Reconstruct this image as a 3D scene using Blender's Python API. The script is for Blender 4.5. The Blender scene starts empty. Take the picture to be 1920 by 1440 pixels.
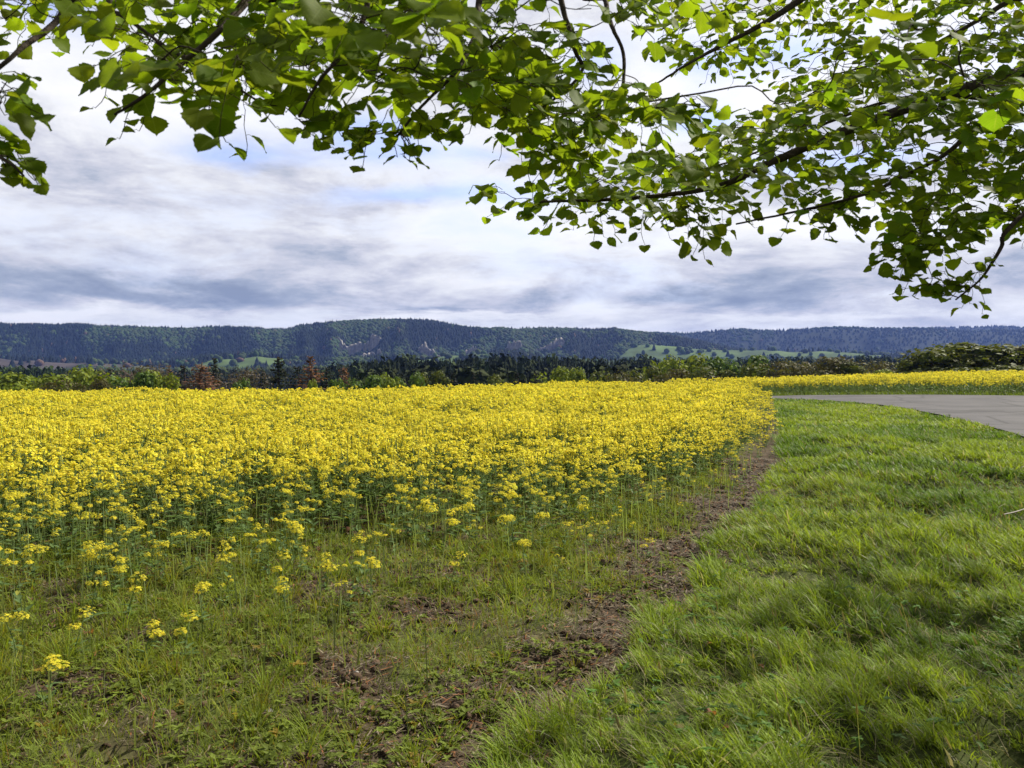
import bpy, math
import numpy as np
rng = np.random.default_rng(11)
SC = bpy.context.scene
COL = SC.collection

# ---------------------------------------------------------------- camera geometry (metres; y forward)
F, CX, CY, HOR = 1663.0, 960.0, 720.0, 680.0
CAM = np.array([0.0, 0.0, 1.6])
PITCH = math.atan((CY - HOR) / F)
FWD = np.array([0, math.cos(PITCH), -math.sin(PITCH)])
UP = np.array([0, math.sin(PITCH), math.cos(PITCH)])
RIGHT = np.array([1.0, 0, 0])

def ray(px, py):
    return FWD + (px - CX) / F * RIGHT + (CY - py) / F * UP

def at_depth(px, py, d):
    return CAM + d * ray(px, py)

# ---------------------------------------------------------------- noise
def _h(ix, iy, s):
    v = np.sin(ix * 127.1 + iy * 311.7 + s * 74.7) * 43758.5453
    return v - np.floor(v)

def vnoise(x, y, s=0.0):
    x = np.asarray(x, float); y = np.asarray(y, float)
    ix = np.floor(x); iy = np.floor(y); fx = x - ix; fy = y - iy
    fx = fx * fx * (3 - 2 * fx); fy = fy * fy * (3 - 2 * fy)
    a = _h(ix, iy, s); b = _h(ix + 1, iy, s); c = _h(ix, iy + 1, s); d = _h(ix + 1, iy + 1, s)
    return (a * (1 - fx) + b * fx) * (1 - fy) + (c * (1 - fx) + d * fx) * fy

def fbm(x, y, o=4, s=0.0):
    x = np.asarray(x, float); y = np.asarray(y, float)
    r = 0; a = 0.5; n = 0
    for k in range(o):
        r = r + a * vnoise(x, y, s + k * 3.3); n += a
        x = x * 2.03 + 1.7; y = y * 2.03 + 9.2; a *= 0.5
    return r / n

def sstep(a, b, x):
    t = np.clip((np.asarray(x, float) - a) / (b - a), 0, 1)
    return t * t * (3 - 2 * t)

# ---------------------------------------------------------------- the lie of the land
def crest(t):
    return np.interp(t, [-0.9, -0.58, -0.2, 0.0, 0.12, 0.22, 0.28, 0.36, 0.45, 0.58, 0.9], [26, 26, 27, 33, 40, 41, 41.5, 44, 48, 58, 70])

def hbase(x, y):
    x = np.asarray(x, float); y = np.asarray(y, float)
    t = x / np.maximum(y, 1.0)
    t = np.clip(t, -0.9, 0.9)
    y0 = crest(t)
    d = np.maximum(y - y0, 0)
    sl = np.interp(t, [-0.9, 0.25, 0.35, 0.6, 0.9], [0.15, 0.15, 0.10, 0.06, 0.06])
    dl = sl / 0.01
    lin = np.where(d < dl, 0.005 * d * d, 0.005 * dl * dl + sl * (d - dl))
    drop = 32 * (1 - np.exp(-lin / 32))
    tilt = 0.014 * np.clip(x - 8, 0, 40) * sstep(10, 30, y)
    return tilt - drop

def edge_x(y):
    e = np.interp(y, [0, 3.5, 4.75, 6.34, 8.9, 12.7, 19, 33, 45, 60], [-1.1, 0.0, 0.63, 1.37, 2.35, 3.9, 5.9, 9.9, 13.4, 18])
    return e + (fbm(np.asarray(y, float) * 1.3, 0.0, 3, 5) - 0.5) * 0.45

def hflat(x, y):
    return 0.014 * max(min(x - 8, 40), 0) * float(sstep(10, 30, y))

def hland(x, y):
    x = np.asarray(x, float); y = np.asarray(y, float)
    z = hbase(x, y)
    near = (1 - sstep(16, 26, y)) * (1 - sstep(6.6, 8.4, x))
    s = edge_x(y) - x
    rough = (fbm(x * 2.6, y * 2.6, 3, 1) - 0.5) * 0.09 + (fbm(x * 9, y * 9, 2, 2) - 0.5) * 0.07
    tus = (fbm(x * 1.5, y * 1.5, 3, 8) - 0.42) * 0.36 * sstep(0.0, 0.5, -s)
    dip = -0.05 * np.exp(-((s - 0.3) / 0.35) ** 2)
    return z + near * (rough + tus + dip)

def ground_at(px, py, f=hbase):
    d = ray(px, py); t = 2.0
    for k in range(4000):
        p = CAM + t * d
        if p[2] <= f(p[0], p[1]):
            break
        t += 0.02 + t * 0.0015
    return p

# ---------------------------------------------------------------- mesh helpers
def link(o, parent=None):
    COL.objects.link(o)
    if parent is not None:
        o.parent = parent
    return o

def mesh_data(name, V, T, mats, C=None, smooth=True, mi=None, uv=None):
    V = np.ascontiguousarray(V, dtype=np.float32); T = np.ascontiguousarray(T, dtype=np.int32)
    me = bpy.data.meshes.new(name)
    m, k = T.shape
    me.vertices.add(len(V)); me.vertices.foreach_set('co', V.ravel())
    me.loops.add(m * k); me.loops.foreach_set('vertex_index', T.ravel())
    me.polygons.add(m); me.polygons.foreach_set('loop_start', np.arange(0, m * k, k, dtype=np.int32))
    if smooth:
        me.polygons.foreach_set('use_smooth', np.ones(m, dtype=bool))
    for mt in (mats if isinstance(mats, (list, tuple)) else [mats]):
        me.materials.append(mt)
    if mi is not None:
        me.polygons.foreach_set('material_index', np.asarray(mi, dtype=np.int32))
    if C is not None:
        C = np.asarray(C, dtype=np.float32)
        if C.shape[1] == 3:
            C = np.concatenate([C, np.ones((len(C), 1), np.float32)], 1)
        a = me.attributes.new('Col', 'FLOAT_COLOR', 'POINT'); a.data.foreach_set('color', np.ascontiguousarray(C).ravel())
    if uv is not None:
        a = me.attributes.new('leafuv', 'FLOAT_VECTOR', 'POINT'); a.data.foreach_set('vector', np.ascontiguousarray(uv, dtype=np.float32).ravel())
    me.update(calc_edges=True)
    return me

def obj(name, me, parent=None):
    return link(bpy.data.objects.new(name, me), parent)

def empty(name, loc, parent=None):
    o = bpy.data.objects.new(name, None); o.location = [float(v) for v in loc]; o.empty_display_size = 0.2
    return link(o, parent)

def tag(o, label=None, cat=None, group=None, kind=None):
    if label: o['label'] = label
    if cat: o['category'] = cat
    if group: o['group'] = group
    if kind: o['kind'] = kind
    return o

class Acc:
    def __init__(s): s.V = []; s.T = []; s.C = []; s.U = []; s.n = 0
    def add(s, V, T, C, U=None):
        V = np.asarray(V, float)
        s.V.append(V); s.T.append(np.asarray(T) + s.n)
        C = np.asarray(C, float)
        if C.ndim == 1: C = np.tile(C, (len(V), 1))
        s.C.append(C); s.n += len(V)
        s.U.append(np.zeros((len(V), 3)) if U is None else U)
    def data(s, name, mats, smooth=True, uv=False):
        return mesh_data(name, np.concatenate(s.V), np.concatenate(s.T), mats, np.concatenate(s.C), smooth, None, np.concatenate(s.U) if uv else None)

def unit(v):
    v = np.asarray(v, float); return v / np.maximum(np.linalg.norm(v, axis=-1, keepdims=True), 1e-9)

def tube(P, R, n=5):
    P = np.asarray(P, float); k = len(P); R = np.broadcast_to(np.asarray(R, float), (k,))
    T = np.gradient(P, axis=0); T = unit(T)
    ref = np.array([0.31, 0.2, 0.93]) if abs(T[:, 2]).mean() < 0.8 else np.array([1.0, 0.1, 0.05])
    A = unit(np.cross(T, ref)); B = np.cross(T, A)
    a = np.arange(n) / n * 2 * math.pi
    V = P[:, None] + R[:, None, None] * (np.cos(a)[None, :, None] * A[:, None] + np.sin(a)[None, :, None] * B[:, None])
    i = np.arange(k - 1)[:, None] * n; j = np.arange(n)[None]; j2 = (j + 1) % n
    q = np.stack([i + j, i + j2, i + n + j2, i + n + j], -1).reshape(-1, 4)
    return V.reshape(-1, 3), np.concatenate([q[:, [0, 1, 2]], q[:, [0, 2, 3]]])

def smooth_path(P, per=6):
    P = np.asarray(P, float)
    if len(P) < 3:
        return np.array([P[0] + (P[-1] - P[0]) * u for u in np.linspace(0, 1, per)])
    Q = np.concatenate([[2 * P[0] - P[1]], P, [2 * P[-1] - P[-2]]]); out = []
    for i in range(1, len(Q) - 2):
        for u in np.arange(per) / per:
            p0, p1, p2, p3 = Q[i - 1:i + 3]
            out.append(0.5 * (2 * p1 + (p2 - p0) * u + (2 * p0 - 5 * p1 + 4 * p2 - p3) * u * u + (3 * p1 - p0 - 3 * p2 + p3) * u ** 3))
    out.append(P[-1]); return np.array(out)

def bake(pv, pt, pc, M, L, tint=None):
    """many copies of a small shape in one mesh: M (k,3,3), L (k,3), tint (k,3) multiplies the colour"""
    k, n = len(L), len(pv)
    V = (np.einsum('kij,nj->kni', M, pv) + L[:, None]).reshape(-1, 3)
    T = (pt[None] + (np.arange(k) * n)[:, None, None]).reshape(-1, 3)
    C = np.broadcast_to(pc[None], (k, n, 3))
    if tint is not None: C = C * tint[:, None]
    return V, T, C.reshape(-1, 3)

def frames(normal, spin, size):
    """rotation matrices whose z is normal, spun by spin, scaled by size (k,) or (k,3)"""
    n = unit(normal); r = np.where(np.abs(n[:, 2:3]) < 0.95, np.array([[0, 0, 1.0]]), np.array([[1.0, 0, 0]]))
    a = unit(np.cross(r, n)); b = np.cross(n, a)
    c, s = np.cos(spin)[:, None], np.sin(spin)[:, None]
    x = a * c + b * s; y = -a * s + b * c
    size = np.asarray(size, float)
    if size.ndim == 1: size = np.repeat(size[:, None], 3, 1)
    return np.stack([x * size[:, :1], y * size[:, 1:2], n * size[:, 2:]], -1)

def zrot(a, size):
    c, s = np.cos(a), np.sin(a); o = np.zeros_like(a); i = np.ones_like(a)
    M = np.stack([np.stack([c, -s, o], -1), np.stack([s, c, o], -1), np.stack([o, o, i], -1)], -2)
    size = np.asarray(size, float)
    return M * (size[:, None, None] if size.ndim == 1 else size[:, None, :])

def blades(base, length, width, az, lean, curve, c0, c1, facing=None):
    """grass blades: ribbons of three pieces that lean towards az and bend over"""
    k = len(base)
    d = np.stack([np.cos(az), np.sin(az), np.zeros(k)], -1); up = np.array([0, 0, 1.0])
    fa = az + math.pi / 2 + (rng.normal(0, 0.7, k) if facing is None else facing)
    side = np.stack([np.cos(fa), np.sin(fa), np.zeros(k)], -1)
    P = [base]; t = [0, 0.4, 0.75, 1.0]
    for i in range(3):
        th = lean + curve * (t[i] + t[i + 1]) / 2
        P.append(P[-1] + (length * (t[i + 1] - t[i]))[:, None] * (np.sin(th)[:, None] * d + np.cos(th)[:, None] * up))
    w = width[:, None] * 0.5
    V = np.stack([P[0] - side * w, P[0] + side * w, P[1] - side * w * .95, P[1] + side * w * .95, P[2] - side * w * .65, P[2] + side * w * .65, P[3]], 1)
    tr = np.array([[0, 1, 3], [0, 3, 2], [2, 3, 5], [2, 5, 4], [4, 5, 6]])
    f = np.array([0, 0, .4, .4, .75, .75, 1.0])[None, :, None]
    C = c0[:, None] * (1 - f) + c1[:, None] * f
    return V.reshape(-1, 3), (tr[None] + (np.arange(k) * 7)[:, None, None]).reshape(-1, 3), C.reshape(-1, 3)

# ---------------------------------------------------------------- materials
def new_mat(name):
    m = bpy.data.materials.new(name); m.use_nodes = True
    nt = m.node_tree; nt.nodes.clear()
    return m, nt, nt.nodes, nt.links

def leaf_mat(name, trans=0.4, rough=0.5, spec=0.3, tcol=(1.15, 1.1, 0.6), veins=False, jitter=0.0):
    """thin plant matter: reads the colour of each leaf or blade, lets light through"""
    m, nt, N, L = new_mat(name)
    out = N.new('ShaderNodeOutputMaterial'); mix = N.new('ShaderNodeMixShader')
    at = N.new('ShaderNodeAttribute'); at.attribute_name = 'Col'
    col = at.outputs['Color']
    if veins:
        uv = N.new('ShaderNodeAttribute'); uv.attribute_name = 'leafuv'
        sp = N.new('ShaderNodeSeparateXYZ'); L.new(uv.outputs['Vector'], sp.inputs[0])
        def mt(op, a, b=None, c=None):
            n = N.new('ShaderNodeMath'); n.operation = op
            for i, v in enumerate((a, b, c)):
                if v is None: continue
                if isinstance(v, (int, float)): n.inputs[i].default_value = v
                else: L.new(v, n.inputs[i])
            return n.outputs[0]
        ax = mt('ABSOLUTE', sp.outputs[0])
        mid = mt('LESS_THAN', ax, 0.035)
        fr = mt('FRACT', mt('SUBTRACT', mt('MULTIPLY', sp.outputs[1], 7.0), mt('MULTIPLY', ax, 3.2)))
        side = mt('LESS_THAN', fr, 0.10)
        vein = mt('MULTIPLY', mt('MAXIMUM', mid, side), 0.5)
        mx = N.new('ShaderNodeMixRGB'); mx.blend_type = 'MIX'
        L.new(vein, mx.inputs[0]); L.new(col, mx.inputs[1]); mx.inputs[2].default_value = (0.20, 0.26, 0.07, 1)
        tx = N.new('ShaderNodeTexNoise'); tx.inputs['Scale'].default_value = 60
        hs = N.new('ShaderNodeHueSaturation'); L.new(mx.outputs[0], hs.inputs['Color'])
        mr = N.new('ShaderNodeMapRange'); mr.inputs['To Min'].default_value = 0.8; mr.inputs['To Max'].default_value = 1.2
        L.new(tx.outputs['Fac'], mr.inputs['Value']); L.new(mr.outputs[0], hs.inputs['Value'])
        col = hs.outputs['Color']
    b = N.new('ShaderNodeBsdfPrincipled'); L.new(col, b.inputs['Base Color'])
    b.inputs['Roughness'].default_value = rough; b.inputs['Specular IOR Level'].default_value = spec
    tl = N.new('ShaderNodeBsdfTranslucent'); mc = N.new('ShaderNodeMixRGB'); mc.blend_type = 'MULTIPLY'; mc.inputs[0].default_value = 1
    L.new(col, mc.inputs[1]); mc.inputs[2].default_value = (*tcol, 1); L.new(mc.outputs[0], tl.inputs['Color'])
    mix.inputs[0].default_value = trans
    L.new(b.outputs[0], mix.inputs[1]); L.new(tl.outputs[0], mix.inputs[2]); L.new(mix.outputs[0], out.inputs[0])
    return m

def solid_mat(name, rough=0.8, spec=0.3, scale=20.0, amt=0.35, bump=0.0, attr=True, color=(0.2, 0.2, 0.2), detail=4):
    """opaque matter: its own colour broken up by noise, with optional bump"""
    m, nt, N, L = new_mat(name)
    out = N.new('ShaderNodeOutputMaterial'); b = N.new('ShaderNodeBsdfPrincipled')
    if attr:
        at = N.new('ShaderNodeAttribute'); at.attribute_name = 'Col'; col = at.outputs['Color']
    else:
        rgb = N.new('ShaderNodeRGB'); rgb.outputs[0].default_value = (*color, 1); col = rgb.outputs[0]
    tc = N.new('ShaderNodeTexCoord')
    tx = N.new('ShaderNodeTexNoise'); tx.inputs['Scale'].default_value = scale; tx.inputs['Detail'].default_value = detail
    L.new(tc.outputs['Object'], tx.inputs['Vector'])
    mr = N.new('ShaderNodeMapRange'); mr.inputs['From Min'].default_value = 0.25; mr.inputs['From Max'].default_value = 0.75
    mr.inputs['To Min'].default_value = 1 - amt; mr.inputs['To Max'].default_value = 1 + amt
    L.new(tx.outputs['Fac'], mr.inputs['Value'])
    hs = N.new('ShaderNodeHueSaturation'); L.new(col, hs.inputs['Color']); L.new(mr.outputs[0], hs.inputs['Value'])
    L.new(hs.outputs['Color'], b.inputs['Base Color'])
    b.inputs['Roughness'].default_value = rough; b.inputs['Specular IOR Level'].default_value = spec
    if bump:
        bp = N.new('ShaderNodeBump'); bp.inputs['Strength'].default_value = bump; bp.inputs['Distance'].default_value = 0.02
        L.new(tx.outputs['Fac'], bp.inputs['Height']); L.new(bp.outputs[0], b.inputs['Normal'])
    L.new(b.outputs[0], out.inputs[0])
    return m

M_linden = leaf_mat('linden leaf', 0.6, 0.6, 0.14, (1.75, 1.6, 0.5), veins=True)
M_grass = leaf_mat('grass blade', 0.4, 0.55, 0.16, (1.35, 1.25, 0.5))
M_weed = leaf_mat('weed leaf', 0.4, 0.6, 0.15, (1.35, 1.25, 0.5))
M_petal = leaf_mat('rapeseed petal', 0.45, 0.7, 0.08, (1.05, 1.02, 0.8))
M_rape = leaf_mat('rapeseed green', 0.4, 0.55, 0.2, (1.3, 1.25, 0.8))
M_crown = leaf_mat('tree foliage', 0.3, 0.6, 0.15, (1.2, 1.15, 0.5))
M_straw = solid_mat('dry straw', 0.7, 0.2, 60, 0.3)
M_bark = solid_mat('bark', 0.9, 0.15, 40, 0.45, 0.6)
M_clod = solid_mat('soil clod', 0.95, 0.1, 50, 0.4, 0.5)
M_rock = solid_mat('sandstone', 0.95, 0.1, 0.12, 0.45, 0.6)
M_stone = solid_mat('pebble stone', 0.7, 0.3, 80, 0.2, 0.3)
# ---------------------------------------------------------------- camera, sun, sky
cam = bpy.data.cameras.new('camera'); cam.lens = 36.0 * F / 1920.0; cam.sensor_width = 36.0; cam.sensor_fit = 'HORIZONTAL'
cam.dof.use_dof = True; cam.dof.focus_distance = 14.0; cam.dof.aperture_fstop = 12.0
cam.clip_start = 0.05; cam.clip_end = 30000
co = bpy.data.objects.new('camera', cam); co.location = CAM; co.rotation_euler = (math.pi / 2 - PITCH, 0, 0); COL.objects.link(co); SC.camera = co

SUN_AZ, SUN_EL = math.radians(56), math.radians(44)       # to the right of the view and a little ahead
SUN_DIR = np.array([math.sin(SUN_AZ) * math.cos(SUN_EL), math.cos(SUN_AZ) * math.cos(SUN_EL), math.sin(SUN_EL)])
sl = bpy.data.lights.new('sun', 'SUN'); sl.energy = 5.0; sl.angle = math.radians(1.2); sl.color = (1.0, 0.93, 0.78)
so = bpy.data.objects.new('sun', sl); so.rotation_euler = (math.pi / 2 - SUN_EL, 0, math.pi - SUN_AZ); so.location = (20, 10, 40); COL.objects.link(so)

W = bpy.data.worlds.new('World'); SC.world = W; W.use_nodes = True
nt = W.node_tree; N = nt.nodes; L = nt.links; N.clear()

def mth(op, a, b=None, c=None, clamp=False):
    n = N.new('ShaderNodeMath'); n.operation = op; n.use_clamp = clamp
    for i, v in enumerate((a, b, c)):
        if v is None: continue
        if isinstance(v, (int, float)): n.inputs[i].default_value = v
        else: L.new(v, n.inputs[i])
    return n.outputs[0]

def vmt(op, a, b=None, out=0):
    n = N.new('ShaderNodeVectorMath'); n.operation = op
    for i, v in enumerate((a, b)):
        if v is None: continue
        if isinstance(v, tuple): n.inputs[i].default_value = v
        else: L.new(v, n.inputs[i])
    return n.outputs[out]

sky = N.new('ShaderNodeTexSky'); sky.sky_type = 'NISHITA'; sky.sun_disc = False
sky.sun_elevation = SUN_EL; sky.sun_rotation = SUN_AZ; sky.altitude = 300; sky.dust_density = 1.5
geo = N.new('ShaderNodeTexCoord'); dirv = vmt('NORMALIZE', geo.outputs['Generated'])
sp = N.new('ShaderNodeSeparateXYZ'); L.new(dirv, sp.inputs[0]); X, Y, Z = sp.outputs
zz = mth('ADD', mth('ABSOLUTE', Z), 0.15)
pl = N.new('ShaderNodeCombineXYZ'); L.new(mth('DIVIDE', X, zz), pl.inputs[0]); L.new(mth('DIVIDE', Y, zz), pl.inputs[1])
plane = pl.outputs[0]
def noise(vec, scale, detail, rough, dist=0.0, off=(0, 0, 0), stretch=(1, 1, 1)):
    v = vmt('ADD', vmt('MULTIPLY', vec, stretch), off)
    n = N.new('ShaderNodeTexNoise'); n.inputs['Scale'].default_value = scale; n.inputs['Detail'].default_value = detail
    n.inputs['Roughness'].default_value = rough; n.inputs['Distortion'].default_value = dist
    L.new(v, n.inputs['Vector']); return n
n1 = noise(plane, 0.9, 9, 0.56, 0.4, (3.1, 7.7, 0), (1, 1.1, 1)).outputs['Fac']
AE0 = N.new('ShaderNodeCombineXYZ'); L.new(mth('ARCTAN2', X, Y), AE0.inputs[0]); L.new(mth('MULTIPLY', mth('ARCSINE', Z), mth('SUBTRACT', 3.9, mth('MULTIPLY', mth('ABSOLUTE', Z), 2.6))), AE0.inputs[1])
n2 = noise(AE0.outputs[0], 4.2, 11, 0.64, 0.25, (11.3, 2.2, 4)).outputs['Fac']
n3 = noise(AE0.outputs[0], 11.0, 8, 0.66, 0.4, (1.3, 5.2, 8)).outputs['Fac']
# azimuth and elevation, wobbled so that the cloud banks get torn edges
az = mth('ARCTAN2', X, Y); el = mth('ARCSINE', Z)
wob = noise(plane, 1.1, 6, 0.6, 0.3, (5, 1, 9)).outputs['Color']
ae = N.new('ShaderNodeCombineXYZ'); L.new(az, ae.inputs[0]); L.new(el, ae.inputs[1])
wv = vmt('MULTIPLY', vmt('SUBTRACT', wob, (0.5, 0.5, 0.5)), (0.26, 0.075, 0))
aev = vmt('ADD', ae.outputs[0], wv)
def bank(px, py, sx, sy, amp):
    a = math.atan((px - CX) / F); e = math.atan((HOR - py) / F)
    d = vmt('MULTIPLY', vmt('SUBTRACT', aev, (a, e, 0)), (F / sx, F / sy, 0))
    return mth('MULTIPLY', mth('EXPONENT', mth('MULTIPLY', vmt('DOT_PRODUCT', d, d, 1), -1.0)), amp)
def total(rows):
    t = None
    for r in rows:
        g = bank(*r); t = g if t is None else mth('ADD', t, g)
    return t
light = total([  # soft cloud banks: brighter and darker parts of the overcast
    (130, 520, 420, 50, -.28), (330, 560, 480, 24, -.42), (1230, 545, 260, 28, -.44), (1130, 495, 280, 32, -.26), (820, 573, 80, 9, -.30),
    (1520, 562, 300, 22, -.22), (1650, 505, 230, 25, -.16), (620, 400, 480, 40, -.10), (150, 400, 300, 60, -.08),
    (820, 520, 170, 30, .22), (1010, 522, 110, 12, .22), (1460, 425, 330, 42, .34), (1400, 500, 180, 16, .16), (900, 590, 230, 9, .34), (70, 596, 170, 10, .40),
    (1580, 598, 320, 9, .26), (300, 230, 320, 50, .20), (1350, 210, 200, 60, .34), (1650, 90, 380, 90, .34), (930, 430, 190, 45, .16), (250, 130, 200, 40, .15)])
hole = total([(450, 300, 130, 22, .5), (705, 262, 80, 34, .75), (790, 372, 170, 18, .42), (170, 62, 90, 45, .55), (1460, 130, 130, 40, .45), (1130, 120, 60, 40, .3), (1300, 245, 60, 20, .6), (1640, 330, 150, 25, .4), (880, 300, 60, 20, .25)])
b0 = mth('ADD', mth('ADD', mth('MULTIPLY', mth('SUBTRACT', n1, 0.5), 0.5), mth('MULTIPLY', mth('SUBTRACT', n2, 0.5), 2.3)), mth('MULTIPLY', mth('SUBTRACT', n3, 0.5), 0.75))
bright = mth('ADD', mth('ADD', b0, 0.72), light)
ramp = N.new('ShaderNodeValToRGB'); L.new(bright, ramp.inputs[0]); e = ramp.color_ramp.elements
e[0].position = 0.0; e[0].color = (0.26, 0.31, 0.42, 1); e[1].position = 1.0; e[1].color = (1.0, 0.99, 1.0, 1)
for p, c in ((0.25, (0.39, 0.44, 0.545, 1)), (0.5, (0.63, 0.64, 0.72, 1)), (0.75, (0.85, 0.86, 0.89, 1))):
    q = e.new(p); q.color = c
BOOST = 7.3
# unseen sky overhead and behind the view, dimmed to cut fill light
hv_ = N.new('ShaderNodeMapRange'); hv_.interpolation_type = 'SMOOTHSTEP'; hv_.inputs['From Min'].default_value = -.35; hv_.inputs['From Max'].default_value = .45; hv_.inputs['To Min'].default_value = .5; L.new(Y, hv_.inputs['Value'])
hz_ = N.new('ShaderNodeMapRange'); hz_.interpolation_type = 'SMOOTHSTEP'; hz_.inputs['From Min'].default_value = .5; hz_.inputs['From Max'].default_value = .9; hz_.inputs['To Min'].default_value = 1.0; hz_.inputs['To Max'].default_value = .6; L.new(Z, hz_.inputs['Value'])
sky_dim = N.new('ShaderNodeCombineXYZ'); hh = mth('MULTIPLY', mth('MULTIPLY', hv_.outputs[0], hz_.outputs[0]), BOOST)
for i_ in range(3): L.new(hh, sky_dim.inputs[i_])
cl = vmt('MULTIPLY', ramp.outputs[0], sky_dim.outputs[0])
thin = mth('MULTIPLY', mth('SUBTRACT', mth('ADD', hole, mth('MULTIPLY', mth('SUBTRACT', n2, 0.5), 1.2)), 0.0), 2.4, clamp=True)
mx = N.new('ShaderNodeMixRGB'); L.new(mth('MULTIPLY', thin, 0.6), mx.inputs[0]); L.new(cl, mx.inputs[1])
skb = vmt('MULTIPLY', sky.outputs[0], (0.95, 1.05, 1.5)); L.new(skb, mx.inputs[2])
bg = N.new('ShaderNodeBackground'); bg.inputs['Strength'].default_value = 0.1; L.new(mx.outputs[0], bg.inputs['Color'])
wo = N.new('ShaderNodeOutputWorld'); L.new(bg.outputs[0], wo.inputs[0])

# ---------------------------------------------------------------- ground sheet
def steps(a, b, fine, lo, hi, grow):
    r = list(np.arange(a, b, fine)); st = fine; v = r[-1]
    while v < hi: st *= grow; v += st; r.append(v)
    st = fine; v = a
    while v > lo: st *= grow; v -= st; r.insert(0, v)
    return np.array(r)
gx = steps(-7.0, 9.5, 0.07, -5500, 5500, 1.11); gy = steps(2.6, 15, 0.08, -60, 6000, 1.055)
GX, GY = np.meshgrid(gx, gy); GZ = hland(GX, GY)
nx, ny = len(gx), len(gy)
q = (np.arange(ny - 1)[:, None] * nx + np.arange(nx - 1)[None]).ravel()
GT = np.stack([q, q + 1, q + nx + 1, q + nx], -1)
s = edge_x(GY) - GX
soil = np.array([0.050, 0.035, 0.023]); litter = np.array([0.085, 0.064, 0.042]); moss = np.array([0.080, 0.105, 0.024]); turf = np.array([0.055, 0.068, 0.020])
meadow = np.array([0.10, 0.16, 0.035])
m1 = fbm(GX * 2.4, GY * 2.4, 4, 21)[..., None]; m2 = fbm(GX * 6, GY * 6, 3, 22)[..., None]
weed = soil + (moss - soil) * sstep(0.38, 0.62, m1) ; weed = weed + (litter - weed) * 0.6 * sstep(0.5, 0.75, m2)
track = soil + (litter - soil) * sstep(0.35, 0.6, m2)
k = sstep(1.0, 0.55, s + (m1[..., 0] - 0.5) * .8)[..., None]; c = weed + (track - weed) * k
c = c + (turf - c) * sstep(0.05, -0.1, s)[..., None]
kf = sstep(45, 90, np.hypot(GX, GY))[..., None]; c = c + (meadow - c) * kf
M_ground = solid_mat('soil and turf', 0.95, 0.1, 22, 0.45, 0.5, detail=8)
gr = obj('ground', mesh_data('ground', np.stack([GX, GY, GZ], -1).reshape(-1, 3), GT, M_ground, c.reshape(-1, 3))); tag(gr, kind='structure')

# ---------------------------------------------------------------- road bending away behind the field
near_px = [(1405, 747.5), (1450, 750), (1560, 754), (1650, 762), (1750, 779), (1850, 803), (1920, 822), (2050, 868), (2200, 940)]
far_px = [(1405, 745.4), (1450, 744.8), (1520, 743.2), (1700, 742.5), (1800, 743), (1920, 744.5), (2050, 748), (2200, 754), (2400, 764)]
nw = smooth_path([ground_at(*p, hflat) for p in near_px], 8)[:, :2]; fw = smooth_path([ground_at(*p, hflat) for p in far_px], 8)[:, :2]
nw = np.concatenate([[nw[0] + (-9, 5), nw[0] + (-4, 2.4)], nw]); fw = np.concatenate([[fw[0] + (-9, 6.0), fw[0] + (-4, 3.0)], fw])
NA = 16; a = np.linspace(0, 1, NA)[None, :, None]
RD = nw[:, None] * (1 - a) + fw[:, None] * a
wig = (fbm(RD[:, 0, 0] * 0.9, RD[:, 0, 1] * 0.9, 3, 40) - 0.5) * 0.5
RD[:, 0, 0] += wig * 0.8; RD[:, 0, 1] += wig
RZ = hbase(RD[..., 0], RD[..., 1]) + 0.06
i = (np.arange(len(nw) - 1)[:, None] * NA + np.arange(NA - 1)[None]).ravel()
m, nt, N, L = new_mat('worn asphalt')
out = N.new('ShaderNodeOutputMaterial'); b = N.new('ShaderNodeBsdfPrincipled'); tc = N.new('ShaderNodeTexCoord')
ta = N.new('ShaderNodeTexNoise'); ta.inputs['Scale'].default_value = 0.7; ta.inputs['Detail'].default_value = 6
tb = N.new('ShaderNodeTexNoise'); tb.inputs['Scale'].default_value = 25; tb.inputs['Detail'].default_value = 3
L.new(tc.outputs['Object'], ta.inputs[0]); L.new(tc.outputs['Object'], tb.inputs[0])
r1 = N.new('ShaderNodeValToRGB'); r1.color_ramp.elements[0].position = .3; r1.color_ramp.elements[0].color = (0.056, 0.054, 0.059, 1); r1.color_ramp.elements[1].position = .7; r1.color_ramp.elements[1].color = (0.094, 0.090, 0.096, 1)
L.new(ta.outputs['Fac'], r1.inputs[0])
mr = N.new('ShaderNodeMapRange'); mr.inputs['To Min'].default_value = .75; mr.inputs['To Max'].default_value = 1.25; L.new(tb.outputs['Fac'], mr.inputs[0])
hs = N.new('ShaderNodeHueSaturation'); L.new(r1.outputs[0], hs.inputs['Color']); L.new(mr.outputs[0], hs.inputs['Value'])
vo = N.new('ShaderNodeTexVoronoi'); vo.feature = 'DISTANCE_TO_EDGE'; vo.inputs['Scale'].default_value = .45; vd = N.new('ShaderNodeMixRGB'); vd.inputs[0].default_value = .25
L.new(tc.outputs['Object'], vd.inputs[1]); L.new(tb.outputs['Color'], vd.inputs[2]); L.new(vd.outputs[0], vo.inputs['Vector'])
cr_ = N.new('ShaderNodeMapRange'); cr_.inputs['From Max'].default_value = .03; cr_.inputs['To Min'].default_value = .45; L.new(vo.outputs['Distance'], cr_.inputs['Value'])
tp = N.new('ShaderNodeTexNoise'); tp.inputs['Scale'].default_value = .28; tp.inputs['Detail'].default_value = 2; L.new(tc.outputs['Object'], tp.inputs[0])
pr_ = N.new('ShaderNodeMapRange'); pr_.inputs['From Min'].default_value = .60; pr_.inputs['From Max'].default_value = .62; pr_.inputs['To Min'].default_value = 1.0; pr_.inputs['To Max'].default_value = .72; L.new(tp.outputs['Fac'], pr_.inputs['Value'])
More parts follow.
